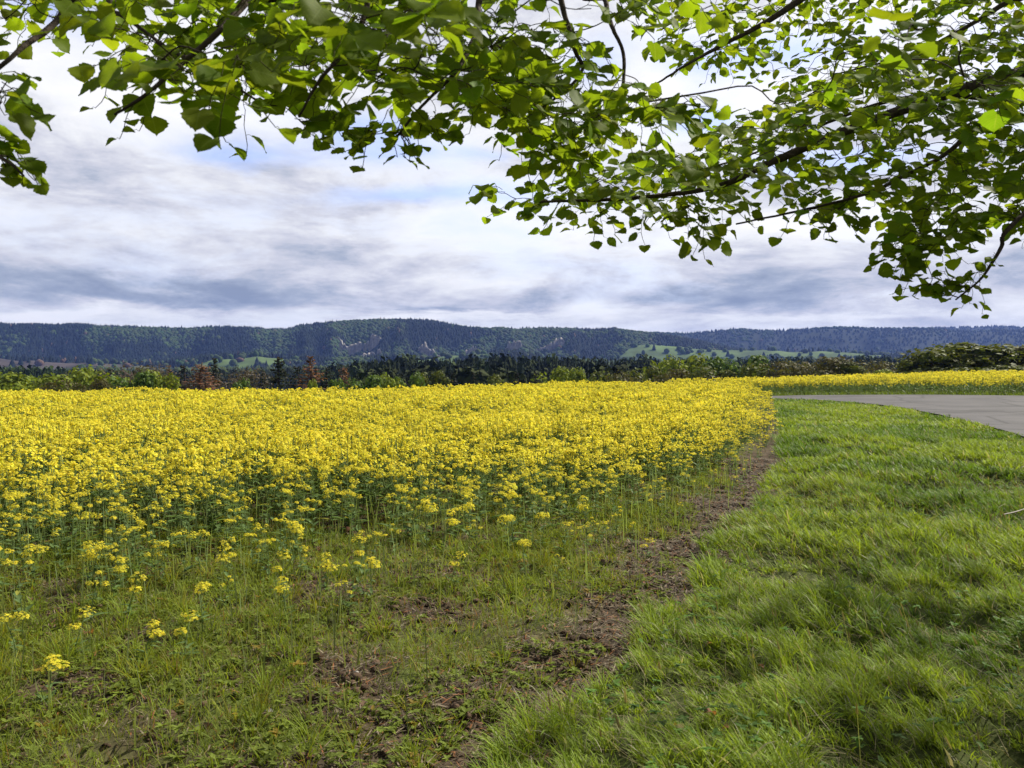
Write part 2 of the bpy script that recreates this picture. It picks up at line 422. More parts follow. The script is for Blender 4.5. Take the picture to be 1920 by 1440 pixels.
mm = N.new('ShaderNodeMath'); mm.operation = 'MULTIPLY'; L.new(cr_.outputs[0], mm.inputs[0]); L.new(pr_.outputs[0], mm.inputs[1]); hv = N.new('ShaderNodeHueSaturation'); L.new(hs.outputs[0], hv.inputs['Color']); L.new(mm.outputs[0], hv.inputs['Value']); hs = hv
L.new(hs.outputs[0], b.inputs['Base Color']); b.inputs['Roughness'].default_value = .85; b.inputs['Specular IOR Level'].default_value = .25
L.new(b.outputs[0], out.inputs[0]); M_road = m
rd = obj('road', mesh_data('road', np.concatenate([RD, RZ[..., None]], -1).reshape(-1, 3), np.stack([i, i + 1, i + NA + 1, i + NA], -1), M_road)); tag(rd, kind='structure')
ROAD_N, ROAD_F = nw, fw
def on_road(x, y):
    """rough test in the (near edge, far edge) strip"""
    yn = np.interp(x, nw[:, 0][np.argsort(nw[:, 0])], nw[:, 1][np.argsort(nw[:, 0])])
    return yn
# ---------------------------------------------------------------- far hills: two table mountains, a spur and a low foothill
TREE = 13.0
def ridge(pts, dist, tree=TREE):
    px = np.array([p[0] for p in pts], float); v = np.array([p[1] for p in pts], float)
    return (px - CX) / F, CAM[2] + (HOR - v) / F * dist - tree
RA = ridge([(-900, 640), (-300, 616), (0, 609), (60, 610), (130, 606), (250, 608), (370, 611), (440, 609), (480, 610), (500, 613), (535, 614), (560, 608), (620, 602), (680, 599), (740, 598), (800, 601), (850, 607), (900, 612), (1000, 616), (1100, 616), (1160, 615), (1230, 624), (1330, 640), (1500, 672), (1700, 690)], 2600)
RB = ridge([(900, 640), (1100, 625), (1210, 620), (1290, 621), (1340, 618), (1400, 615), (1500, 614), (1600, 611), (1650, 613), (1700, 613), (1760, 612), (1800, 615), (1920, 619), (2400, 625)], 4000, 15)
RC = ridge([(1500, 640), (1750, 613), (1800, 611), (1920, 610), (2400, 612)], 5200, 15)
RD_ = ridge([(700, 690), (1000, 664), (1120, 646), (1200, 641), (1300, 645), (1400, 649), (1500, 653), (1600, 655), (1700, 663), (1900, 668), (2400, 668)], 2300, 10)
RE = ridge([(-500, 668), (0, 664), (150, 668), (300, 676), (480, 660), (560, 668), (700, 672), (860, 660), (950, 664), (1100, 674), (1300, 690)], 1750, 8)
BASE = -31.0
def shape(u):
    return 0.30 * sstep(0, 0.75, u) + 0.70 * sstep(0.45, 1.0, u) ** 1.15
def hhill(t, y):
    g = (fbm(t * 16, y * 0.0004, 4, 60) - 0.5); g2 = fbm(t * 45, y * 0.002, 3, 61) - 0.5
    z = np.full(np.broadcast(t, y).shape, BASE)
    for (rt, rz), foot, rd, push, fall in ((RA, 1800, 2600, 650, 0.004), (RB, 3000, 4000, 700, 0.0), (RC, 4500, 5200, 300, 0.0), (RD_, 1850, 2300, 250, 0.06), (RE, 1450, 1750, 200, 0.05)):
        yy = y + push * g * sstep(rd, rd - 350, y) + 120 * g2 * sstep(rd, rd - 250, y)
        u = (yy - foot) / (rd - foot)
        zz = BASE + (np.interp(t, rt, rz) + 16 * (fbm(t * 20 + rd, t * 0, 3, 64) - .5) - BASE) * shape(np.clip(u, 0, 1)) - fall * np.maximum(y - rd, 0)
        z = np.maximum(z, zz)
    return z
ht = np.linspace(-0.86, 0.86, 430); hy = np.concatenate([np.linspace(1350, 2750, 90), np.linspace(2780, 5600, 70)])
HT, HY = np.meshgrid(ht, hy); HZ = hhill(HT, HY); HX = HT * HY
nx, ny = len(ht), len(hy)
q = (np.arange(ny - 1)[:, None] * nx + np.arange(nx - 1)[None]).ravel()
def open_land(t, y):
    """1 where meadow or clearing, 0 where forest"""
    px = CX + t * F
    n = fbm(t * 30, y * 0.004, 3, 70)
    o = np.exp(-((px - 860) / 60) ** 2 - ((y - 1780) / 130) ** 2) * 1.3 + np.exp(-((px - 985) / 70) ** 2 - ((y - 1850) / 110) ** 2)
    o = o + np.exp(-((px - 760) / 70) ** 2 - ((y - 1700) / 70) ** 2) * 0.9
    o = o + 1.1 * np.exp(-((px - 1400) / 270) ** 2 - ((y - 2310) / 90) ** 2) + 0.9 * np.exp(-((px - 1250) / 150) ** 2 - ((y - 2180) / 60) ** 2)
    o = o + 0.9 * np.exp(-((px - 1560) / 130) ** 2 - ((y - 2250) / 70) ** 2)
    o = o + 1.0 * np.exp(-((px - 60) / 260) ** 2 - ((y - 1680) / 150) ** 2) + 0.7 * np.exp(-((px - 300) / 200) ** 2 - ((y - 1640) / 60) ** 2) + 0.7 * np.exp(-((px - 500) / 110) ** 2 - ((y - 1720) / 60) ** 2)
    o = o + 0.8 * np.exp(-((px - 250) / 240) ** 2) * sstep(2590, 2680, y) * (y < 3000) + 0.7 * np.exp(-((px - 690) / 80) ** 2) * sstep(2570, 2650, y) * (y < 3000)
    return sstep(0.40, 0.70, o * (0.35 + 1.3 * n))
fo = np.array([0.012, 0.018, 0.010]); md = np.array([0.075, 0.115, 0.036]); br = np.array([0.062, 0.050, 0.042]); rk = np.array([0.22, 0.19, 0.16])
ol = open_land(HT, HY)[..., None]; hpx = (CX + HT * F)[..., None]
mead = md + (br - md) * sstep(420, 150, hpx) * sstep(1900, 1800, HY)[..., None]
hc = fo + (mead * (.6 + .8 * fbm(HT * 60, HY * .012, 3, 77)[..., None]) - fo) * ol
M_hill = solid_mat('hill turf and forest floor', 0.95, 0.1, 0.02, 0.4, 0, detail=8)
hl = obj('hills', mesh_data('hills', np.stack([HX, HY, HZ], -1).reshape(-1, 3), np.stack([q, q + 1, q + nx + 1, q + nx], -1), M_hill, hc.reshape(-1, 3))); tag(hl, kind='structure')

# ---------------------------------------------------------------- the forest on the hills: each tree a few faces, one mass
def lowcone():
    a = np.arange(6) / 6 * 2 * math.pi
    V = [[0.5 * math.cos(v), 0.5 * math.sin(v), 0.12] for v in a] + [[0.28 * math.cos(v + .5), 0.28 * math.sin(v + .5), 0.55] for v in a] + [[0, 0, 1]]
    T = []
    for j in range(6):
        k = (j + 1) % 6; T += [[j, k, 6 + k], [j, 6 + k, 6 + j], [6 + j, 6 + k, 12]]
    return np.array(V), np.array(T)
def lowround():
    V = []; T = []
    for r, z in ((0.34, 0.1), (0.52, 0.42), (0.38, 0.78)):
        for j in range(6):
            v = j / 6 * 2 * math.pi + z; V.append([r * math.cos(v), r * math.sin(v), z])
    V.append([0, 0, 1.0])
    for l in range(2):
        for j in range(6):
            k = (j + 1) % 6; T += [[l * 6 + j, l * 6 + k, l * 6 + 6 + k], [l * 6 + j, l * 6 + 6 + k, l * 6 + 6 + j]]
    for j in range(6): T.append([12 + j, 12 + (j + 1) % 6, 18])
    return np.array(V), np.array(T)
n = 120000
tt = rng.uniform(-0.70, 0.70, n); yy = np.where(rng.random(n) < 0.72, rng.uniform(1460, 2800, n), rng.uniform(2800, 5300, n))
zc = hhill(tt, yy)
keep = (rng.random(n) > open_land(tt, yy) ** .8 * 0.97) & (zc > BASE + 0.5)
# drop what lies behind a ridge as seen from anywhere near the camera
z1 = hhill(tt, yy - 60); rise = (zc - z1) / 60
keep &= (rise > -0.02) | (rng.random(n) < 0.15)
for cx_, cy_, cw_ in ((672, 2300, 110), (690, 2190, 60), (812, 2280, 70), (878, 2360, 60), (958, 2310, 56), (1030, 2370, 80), (148, 2270, 50)):
    keep &= ~((np.abs(tt * F + CX - cx_) / F * 2250 < cw_ * .5) & (yy > cy_ - 60) & (yy < cy_ + 14) & (rng.random(n) < .8))
tt, yy, zc = tt[keep], yy[keep], zc[keep]; n = len(tt); xx = tt * yy
mixn = fbm(tt * 22, yy * 0.006, 4, 80) + rng.normal(0, 0.06, n)
dec = mixn > np.interp(CX + tt * F, [0, 450, 650, 2000], [.57, .56, .50, .52])
acc = Acc()
for sel, (pv, pt), wr, hr in ((~dec, lowcone(), (8, 14), (11, 20)), (dec, lowround(), (10, 18), (9, 15))):
    k = sel.sum(); w = rng.uniform(*wr, k); h = rng.uniform(*hr, k)
    M = zrot(rng.uniform(0, 6.28, k), np.stack([w, w, h], -1))
    base = np.where(sel[sel][:, None] & dec[sel][:, None], np.array([[0.034, 0.056, 0.016]]), np.array([[0.007, 0.013, 0.010]]))
    tint = base * rng.uniform(0.7, 1.35, (k, 1)) * np.array([[1, 1, 1]]) * (1 + rng.normal(0, 0.08, (k, 3)))
    dead = rng.random(k) < 0.008 + 0.14 * np.exp(-((CX + tt[sel] * F) / 260) ** 2) * (yy[sel] < 2000)
    tint[dead] = np.array([0.10, 0.065, 0.045]) * rng.uniform(0.7, 1.3, (dead.sum(), 1))
    V, T, C = bake(pv, pt, np.ones((len(pv), 3)), M, np.stack([xx[sel], yy[sel], zc[sel] - 2], -1), tint)
    acc.add(V, T, C)
M_far = solid_mat('distant tree foliage', 0.9, 0.1, 0.4, 0.4)
tag(obj('hill_forest', acc.data('hill_forest', M_far, smooth=False)), 'dark forest covering the slopes of the distant table hills', kind='stuff')

# ---------------------------------------------------------------- sandstone cliffs that break through the forest
def cliff(px, y, width, height, seed, label):
    """a broken wall of rock: a wavy curtain of ledges standing out of the slope"""
    r = np.random.default_rng(seed); x0 = (px - CX) / F * y; nu, nv = int(width / 2.2), 9
    u = np.linspace(-.5, .5, nu); top = height * (.35 + .9 * fbm(u * 7 + seed, u * 0, 3, seed)) * np.clip(1.25 - np.abs(u * 2) ** 2.5, .15, 1) * np.where(r.random(nu) < .12, .55, 1)
    xx = x0 + u * width; bulge = (fbm(u * 11 + seed, u * 0, 3, seed + 9) - .5) * 22; V = []; T = []; C = []
    for k in range(nv):
        f = k / (nv - 1); yy_ = y + bulge + 7 * f + (fbm(u * 26 + k * 3.1, u * 0 + k, 2, seed + 5) - .5) * 7; z = hhill(xx / yy_, yy_ + 0 * xx) - 5 + (top + 5) * f
        V.append(np.stack([xx + r.normal(0, .6, nu), yy_, z], -1)); C.append(np.array([[.25, .235, .22]]) * (.55 + .9 * fbm(u * 30, u * 0 + f * 9, 2, seed))[:, None])
    V.append(np.stack([xx, y + bulge + 26, hhill(xx / (y + 26), y + 26 + 0 * xx) - 4], -1)); C.append(C[-1])
    q = (np.arange(nv)[:, None] * nu + np.arange(nu - 1)[None]).ravel(); T = np.stack([q, q + 1, q + nu + 1, q + nu], -1)
    o = obj('rock_cliff', mesh_data('rock_cliff', np.concatenate(V), T, M_rock, np.concatenate(C), smooth=False)); tag(o, label, 'cliff', 'sandstone cliffs on the hills')
cliff(672, 2300, 120, 40, 1, 'wide grey sandstone cliff below the highest hilltop')
cliff(690, 2190, 70, 30, 7, 'lower pale rock band just below the wide grey cliff')
cliff(812, 2280, 80, 36, 2, 'broken sandstone cliff above the bright green clearing')
cliff(878, 2360, 60, 28, 3, 'short rock wall in the forest between two cliffs of the central slope')
cliff(958, 2310, 60, 38, 4, 'pale upright sandstone cliff above the second clearing')
cliff(1030, 2370, 90, 24, 5, 'low rock band at the end of the central slope')
cliff(148, 2270, 50, 22, 6, 'small lone rock face in the dark forested slope')

# ---------------------------------------------------------------- air
def haze_box():
    x, y0, y1, z0, z1 = float(np.abs(gx).max()) + 30, float(gy.min()) - 30, float(gy.max()) + 30, -36.0, 240.0
    V = [[sx * x, yv, zv] for zv in (z0, z1) for yv in (y0, y1) for sx in (-1, 1)]
    T = [[0, 2, 3, 1], [4, 5, 7, 6], [0, 1, 5, 4], [2, 6, 7, 3], [0, 4, 6, 2], [1, 3, 7, 5]]
    m, nt, N, L = new_mat('haze'); out = N.new('ShaderNodeOutputMaterial'); v = N.new('ShaderNodeVolumePrincipled')
    v.inputs['Color'].default_value = (0.22, 0.36, 0.95, 1); v.inputs['Density'].default_value = 0.000075; v.inputs['Anisotropy'].default_value = 0.1
    L.new(v.outputs[0], out.inputs['Volume'])
    o = obj('haze', mesh_data('haze', np.array(V), np.array(T), m, smooth=False)); tag(o, 'thin blue haze over the valley', kind='stuff')
haze_box()
# ---------------------------------------------------------------- trees and bushes beyond the field
def crown_tris(P, Nrm, size, r, aspect=0.75):
    """small leaf sprays: a bent four-point leaf each"""
    k = len(P)
    pv = np.array([[-.5, 0, 0], [0, -.5 * aspect, .06], [.5, 0, -.05], [0, .5 * aspect, .06]]); pt = np.array([[0, 1, 2], [0, 2, 3]])
    return pv, pt, frames(Nrm, r.uniform(0, 6.28, k), size)

def limb(p0, p1, r0, r1, r, wob=0.08, n=5, k=6):
    p0 = np.array(p0, float); p1 = np.array(p1, float); u = np.linspace(0, 1, k)[:, None]
    P = p0 + (p1 - p0) * u + np.sin(u * math.pi) * r.normal(0, wob, 3) * np.linalg.norm(p1 - p0)
    return tube(P, r0 + (r1 - r0) * u[:, 0], n)

def make_bush_tree(seed, n_leaf, col, bark, spread=1.0, dense=1.0, leaf=0.055, young=(1.35, 1.2, 0.9)):
    """unit tree: height 1, width about 1; returns trunk and crown data"""
    r = np.random.default_rng(seed); tr = Acc(); cr = Acc(); bark = np.array(bark)
    V, T = limb((0, 0, -.05), (r.normal(0, .02), r.normal(0, .02), .45), .028, .016, r, .03, 6); tr.add(V, T, bark)
    lobes = []
    for k in range(15):
        a = r.uniform(0, 6.28); rr = r.uniform(0.05, 0.36) * spread; z = r.uniform(0.26, 0.86); rr *= 1.15 - 0.9 * max(0, z - 0.45)
        c = np.array([rr * math.cos(a), rr * math.sin(a), z]); rad = r.uniform(.09, .22) * (1.1 - .3 * z); lobes.append((c, rad))
        V, T = limb((0, 0, r.uniform(.12, .4)), c + (0, 0, rad * .3), .011, .003, r, .1, 4); tr.add(V, T, bark)
        for m in range(3):
            e = c + unit(r.normal(0, 1, 3) + (0, 0, .5)) * rad * r.uniform(.8, 1.1)
            V, T = limb(c, e, .005, .0015, r, .1, 3, 4); tr.add(V, T, bark)
    k = int(n_leaf * dense); li = r.integers(0, len(lobes), k); cc = np.array([l[0] for l in lobes])[li]; rd = np.array([l[1] for l in lobes])[li]
    d = unit(r.normal(0, 1, (k, 3))); q = r.uniform(0.35, 1.12, k) ** 0.6
    P = cc + d * (rd * q)[:, None] * np.array([1.1, 1.1, .85])
    P[:, 2] = P[:, 2] / np.quantile(P[:, 2], .998); P[:, :2] *= .5 / np.quantile(np.abs(P[:, 0]), .98)
    clump = fbm(P[:, 0] * 9 + seed, P[:, 2] * 9 + P[:, 1] * 7, 2, seed); ok = clump > 0.36; P, d = P[ok], d[ok]; k = len(P)
    nrm = d + r.normal(0, .5, (k, 3)) + np.array([0, 0, .3])
    pv, pt, M = crown_tris(P, nrm, leaf * r.uniform(.6, 1.3, k), r)
    tint = np.array(col) * r.uniform(.75, 1.25, (k, 1)) * (1 + (np.array(young) - 1) * (r.random((k, 1)) < .35))
    V, T, C = bake(pv, pt, np.ones((4, 3)), M, P, tint); cr.add(V, T, C)
    return tr.data('trunk', M_bark), cr.data('crown', M_crown, smooth=False)

def make_conifer(seed, col, bark, dense=1.0, width=0.42, droop=0.35, bare=0.0):
    r = np.random.default_rng(seed); tr = Acc(); cr = Acc(); bark = np.array(bark)
    V, T = limb((0, 0, -.05), (r.normal(0, .01), 0, 1.0), .020, .003, r, .01, 6, 8); tr.add(V, T, bark)
    P = []; A = []; S = []
    z = 0.10 + 0.12 * bare
    while z < 0.985:
        L_ = width * 0.5 * (1 - z) ** 0.8 * r.uniform(.8, 1.15) + .012
        for k in range(r.integers(5, 8)):
            a = r.uniform(0, 6.28); l = L_ * r.uniform(.6, 1.15)
            e = np.array([l * math.cos(a), l * math.sin(a), z - droop * l + .03]); b0 = np.array([0, 0, z])
            V, T = limb(b0, e, .004, .001, r, .05, 3, 4); tr.add(V, T, bark)
            m = max(3, int(26 * dense * l / (width * .5) + 4 * dense)); u = r.uniform(.15, 1.05, m)[:, None]
            side = np.array([-math.sin(a), math.cos(a), 0])
            pp = b0 + (e - b0) * u + side * (r.normal(0, 1, (m, 1)) * .16 * l * (1.15 - u)) + np.array([0, 0, -1]) * np.abs(r.normal(0, .010, (m, 1)))
            P.append(pp); A.append(np.tile([math.cos(a), math.sin(a), 0], (m, 1))); S.append(np.full(m, .030 * (1.2 - .5 * z)))
        z += r.uniform(.022, .042)
    P = np.concatenate(P); A = np.concatenate(A); S = np.concatenate(S); k = len(P)
    nrm = A * .45 + r.normal(0, .4, (k, 3)) + np.array([0, 0, .75])
    pv, pt, M = crown_tris(P, nrm, S * r.uniform(.6, 1.4, k), r, .5)
    tint = np.array(col) * r.uniform(.65, 1.35, (k, 1)); V, T, C = bake(pv, pt, np.ones((4, 3)), M, P, tint); cr.add(V, T, C)
    return tr.data('trunk', M_bark), cr.data('crown', M_crown, smooth=False)

BRK = (0.06, 0.045, 0.035); GBR = (0.13, 0.10, 0.085)
KIND = {
    'light': [make_bush_tree(100 + i, 4200, (0.15, 0.20, 0.026), BRK, 1.15) for i in range(3)],
    'green': [make_bush_tree(110 + i, 4200, (0.075, 0.130, 0.024), BRK, 1.1) for i in range(3)],
    'olive': [make_bush_tree(120 + i, 4600, (0.090, 0.115, 0.026), BRK, 1.1, young=(1.3, 1.1, .8)) for i in range(3)],
    'brown': [make_bush_tree(130 + i, 5200, (0.088, 0.078, 0.032), GBR, 1.1, leaf=.042, young=(1.0, 1.2, .8)) for i in range(2)],
    'bare': [make_bush_tree(140 + i, 2600, (0.085, 0.068, 0.050), GBR, 1.0, leaf=.026, young=(1, 1.05, 1)) for i in range(2)],
    'spruce': [make_conifer(150 + i, (0.030, 0.042, 0.018), BRK, 1.0) for i in range(3)],
    'fir': [make_conifer(160 + i, (0.016, 0.028, 0.016), BRK, 1.1, .5) for i in range(2)],
    'dead': [make_conifer(170 + i, (0.23, 0.115, 0.068), GBR, .75, .46, .3) for i in range(2)],
    'pale': [make_conifer(180 + i, (0.20, 0.125, 0.09), GBR, .4, .40, .2, 1.0) for i in range(1)],
}
NAME = {'light': 'bushy_tree', 'green': 'bushy_tree', 'olive': 'bushy_tree', 'brown': 'bushy_tree', 'bare': 'bare_tree', 'spruce': 'spruce_tree', 'fir': 'spruce_tree', 'dead': 'dead_spruce', 'pale': 'dead_spruce'}
CATG = {'bushy_tree': 'tree', 'bare_tree': 'tree', 'spruce_tree': 'conifer', 'dead_spruce': 'dead tree'}
ROW = 'trees standing beyond the yellow field'
# kind, px, top row, width px, distance, label
TREES = [
    ('light', -60, 700, 150, 98, None), ('light', 18, 701, 130, 96, 'light green bushy tree at the left end of the tree row'),
    ('light', 78, 704, 120, 92, 'low light green tree between the end tree and the tallest light green one'), ('light', 150, 690, 118, 100, 'tallest rounded light green tree on the left side of the row'),
    ('brown', 112, 712, 90, 86, 'low greyish green bush in front of the tallest light green tree'), ('brown', 186, 712, 80, 88, 'brownish bush at the foot of the tallest light green tree'),
    ('fir', 205, 688, 34, 110, 'small dark spruce standing behind the light green trees'), ('bare', 228, 681, 60, 115, 'grey nearly bare tree behind the small dark spruce'), ('bare', 258, 684, 56, 118, 'brownish bare tree rising behind a rounded green bush'),
    ('green', 246, 699, 84, 92, 'mid green bush under the two bare trees'), ('light', 284, 697, 80, 94, 'yellowish green rounded tree beside the pale dead spruce'),
    ('pale', 317, 685, 56, 96, 'pale thin dead spruce with a bare trunk'), ('fir', 342, 686, 60, 104, 'dark green spruce between the pale dead one and the big russet one'),
    ('dead', 378, 679, 112, 92, 'big russet dead spruce, the widest of the dead trees'), ('spruce', 402, 671, 66, 108, 'dark olive spruce close behind the big russet dead one'), ('bare', 440, 698, 70, 102, 'low purplish bare bush right of the olive spruce'),
    ('bare', 424, 690, 50, 112, 'thin grey bare tree beside the dark olive spruce'),
    ('fir', 472, 700, 36, 108, 'tiny dark fir in front of the open slope'), ('green', 462, 712, 60, 90, 'low green bush below the tiny dark fir'), ('spruce', 494, 696, 52, 104, 'short dark spruce left of the tall olive spruce'),
    ('spruce', 524, 668, 92, 98, 'tall olive green spruce with layered drooping branches'), ('fir', 556, 688, 70, 106, 'broad dark fir between the tall olive spruce and a dead one'), ('dead', 582, 670, 96, 97, 'tall brown dead spruce beside the dark fir'),
    ('fir', 614, 686, 60, 120, 'blackish fir behind the low green bushes'), ('dead', 645, 685, 62, 118, 'small pinkish brown dead spruce before the dark forest'),
    ('light', 592, 714, 34, 88, 'small bright green bush at the foot of the tall brown dead spruce'), ('green', 636, 712, 56, 92, 'rounded green bush below the small pinkish dead spruce'), ('green', 684, 705, 66, 96, 'green bush with a domed top in front of the dark forest'),
    ('light', 726, 704, 62, 99, 'lighter green bush at the end of the low bush row'), ('green', 768, 702, 70, 106, 'dark green bush standing before the firs'), ('olive', 812, 698, 80, 112, 'olive bush below the edge of the dark forest'),
    ('fir', 716, 694, 44, 122, 'dark fir peeking over the low green bushes'), ('fir', 786, 696, 48, 120, 'dark fir behind the olive bush'), ('fir', 850, 700, 52, 112, 'dark fir at the centre of the forest edge'), ('fir', 890, 698, 50, 116, 'slender dark fir next to the central one'),
    ('olive', 930, 704, 66, 108, 'low dark olive bush beneath the slender fir'), ('fir', 968, 699, 54, 118, 'dark fir where the field rises to its crest'), ('fir', 1006, 696, 46, 122, 'narrow dark fir behind the crest of the field'),
    ('light', 1048, 690, 74, 128, 'yellow green bush standing in front of the dark wood'), ('light', 1092, 692, 56, 126, 'smaller yellow green bush next to the bigger one'), ('olive', 1128, 697, 70, 120, 'dull olive bush right of the two yellow green bushes'),
    ('brown', 1166, 699, 80, 116, 'brownish bush at the start of the long hedge'), ('olive', 1214, 690, 90, 120, 'olive hedge bush below the light green tall trees'),
    ('light', 1252, 672, 80, 150, 'light green tree top first of the pair over the hedge'), ('light', 1304, 667, 96, 150, 'light green tree top, taller of the pair over the hedge'), ('green', 1352, 672, 90, 146, 'mid green tree behind the middle of the hedge'), ('green', 1398, 668, 84, 148, 'green tree with a flat top next to the brown hedge tree'),
    ('brown', 1276, 693, 110, 104, 'brown hedge bush just over the yellow flowers'), ('olive', 1342, 688, 110, 104, 'olive hedge bush in the middle of the hedge'), ('olive', 1412, 682, 110, 100, 'dark olive hedge bush where the two fields meet'),
    ('brown', 1470, 677, 110, 100, 'brown budding hedge tree beyond the road bend'), ('brown', 1534, 670, 130, 98, 'widest brown budding hedge tree beyond the road'), ('olive', 1592, 680, 100, 96, 'olive brown hedge tree between two brown ones'), ('brown', 1640, 677, 90, 100, 'small brown hedge tree left of the tall dark group'),
    ('light', 1668, 694, 70, 92, 'low yellow green bush in the dip of the hedge'), ('olive', 1708, 690, 80, 92, 'low olive bush at the foot of the tall dark group'), ('fir', 1702, 668, 44, 118, 'dark fir in the notch of the hedge'),
    ('olive', 1748, 654, 165, 92, 'tall dark olive tree, first of the big group over the road'), ('olive', 1800, 644, 185, 94, 'tallest dark olive tree of the big group over the road'), ('olive', 1862, 646, 180, 92, 'wide dark olive tree near the end of the hedge'),
    ('olive', 1722, 672, 120, 102, 'mid-height olive tree filling in before the tall dark group'), ('olive', 1772, 657, 150, 104, 'broad olive tree behind the first two of the big group'), ('green', 1834, 652, 150, 106, 'greener tree top showing behind the big olive group'), ('brown', 1888, 656, 150, 104, 'brownish tree between the wide olive one and the hedge end'),
    ('brown', 1912, 650, 130, 96, 'brownish tree at the right end of the hedge'), ('olive', 1976, 648, 150, 96, None), ('green', 1740, 700, 60, 84, 'low green shrub along the far edge of the yellow strip'), ('olive', 1826, 690, 110, 84, 'dark shrub filling the foot of the big olive group'), ('olive', 1900, 686, 110, 86, 'dark shrub under the brownish end tree'),
]
cnt = {}
for kind, px, vt, wpx, dist, label in TREES:
    i = cnt.get(kind, 0); cnt[kind] = i + 1
    tm, cm = KIND[kind][i % len(KIND[kind])]
    x = (px - CX) / F * dist; zb = float(hbase(x, dist)); zt = CAM[2] + (HOR - vt) / F * dist
    h = max(zt - zb, 1.5); w = wpx / F * dist * (1.28 if NAME[kind] == 'bushy_tree' else 3.4)
    o = empty(NAME[kind], (x, dist, zb)); a = rng.uniform(0, 6.28)
    o.rotation_euler[2] = a
    tag(o, label or ('light green tree cut by the edge of the view' if px < 0 else 'dark olive tree cut by the edge of the view'), CATG[NAME[kind]], ROW)
    for nm, me in (('trunk', tm), ('crown', cm)):
        c = obj(nm, me, o); c.scale = (w, w, h)

# ---------------------------------------------------------------- the far wood in the valley, one dark mass
acc = Acc(); r = np.random.default_rng(5)
def midcone():
    q = np.random.default_rng(3); P = []; A = []
    for z in np.arange(.1, .99, .05):
        rad = .5 * (1 - z) ** .85 + .02; k = int(5 + 22 * rad * 2)
        a = q.uniform(0, 6.28, k); l = rad * q.uniform(.35, 1.2, k)
        P.append(np.stack([l * np.cos(a), l * np.sin(a), z - .22 * l + q.normal(0, .015, k)], -1)); A.append(np.stack([np.cos(a), np.sin(a), 0 * a], -1))
    P = np.concatenate(P); A = np.concatenate(A); k = len(P)
    a, b, M = crown_tris(P, A * .8 + q.normal(0, .4, (k, 3)) + np.array([0, 0, .6]), (.17 - .09 * P[:, 2]) * q.uniform(.7, 1.3, k), q, .6)
    M[:, 2] *= .55; V, T, C = bake(a, b, np.ones((4, 3)), M, P)
    V2, T2 = lowcone(); V2 = V2 * np.array([.5, .5, 1.0]); return np.concatenate([V, V2]), np.concatenate([T, T2 + len(V)])
pv, pt = midcone(); 
def midround():
    q = np.random.default_rng(8); k = 150; d = unit(q.normal(0, 1, (k, 3)) + np.array([0, 0, .25])); P = d * np.array([.46, .46, .5]) * q.uniform(.7, 1.08, (k, 1)) + np.array([0, 0, .5])
    a, b, M = crown_tris(P, d + q.normal(0, .45, (k, 3)), q.uniform(.12, .24, k), q); V, T, C = bake(a, b, np.ones((4, 3)), M, P); return V, T
pr, prt = midround()
def wood(px0, px1, d0, d1, n, v_top, jit, col, rnd=0.1):
    px = r.uniform(px0, px1, n); d = r.uniform(d0, d1, n); x = (px - CX) / F * d; zb = hland(x, d)
    zt = CAM[2] + (HOR - (np.interp(px, [p for p, _ in v_top], [q for _, q in v_top]) + r.uniform(0, jit, n))) / F * d
    h = np.maximum(zt - zb, 5); isr = r.random(n) < rnd
    for sel, a, b, wf in ((~isr, pv, pt, .30), (isr, pr, prt, .6)):
        k = sel.sum(); w = np.minimum(h[sel], 18) * wf * r.uniform(.7, 1.3, k); M = zrot(r.uniform(0, 6.28, k), np.stack([w, w, h[sel]], -1))
        t = np.array(col) * r.uniform(.6, 1.4, (k, 1)) * (np.array([2.0, 1.9, 1.1]) if wf > .5 else 1)
        V, T, C = bake(a, b, np.ones((len(a), 3)), M, np.stack([x[sel], d[sel], zb[sel]], -1), t); acc.add(V, T, C)
wood(590, 1330, 300, 520, 900, [(590, 690), (640, 678), (700, 671), (760, 667), (860, 668), (960, 664), (1080, 664), (1180, 667), (1330, 674)], 16, (0.014, 0.022, 0.012))
wood(640, 1300, 170, 260, 380, [(640, 700), (760, 692), (900, 688), (1040, 690), (1180, 688), (1300, 690)], 16, (0.016, 0.022, 0.012), .25)
wood(-120, 330, 330, 520, 420, [(-120, 680), (0, 684), (120, 690), (240, 693), (330, 698)], 10, (0.016, 0.028, 0.014))
wood(300, 620, 520, 800, 420, [(300, 694), (420, 690), (520, 688), (620, 684)], 12, (0.018, 0.026, 0.014))
wood(1300, 2000, 420, 900, 700, [(1300, 676), (1440, 672), (1600, 668), (1760, 664), (2000, 664)], 14, (0.018, 0.028, 0.015), .35)
pr, prt = lowround()
pv, pt = lowcone()
wood(-300, 2200, 900, 1450, 2200, [(-300, 680), (300, 686), (700, 680), (1200, 674), (1600, 668), (2200, 668)], 8, (0.020, 0.030, 0.016), .3)
tag(obj('valley_forest', acc.data('valley_forest', M_far, smooth=False)), 'dark conifer wood filling the valley below the hills', kind='stuff')
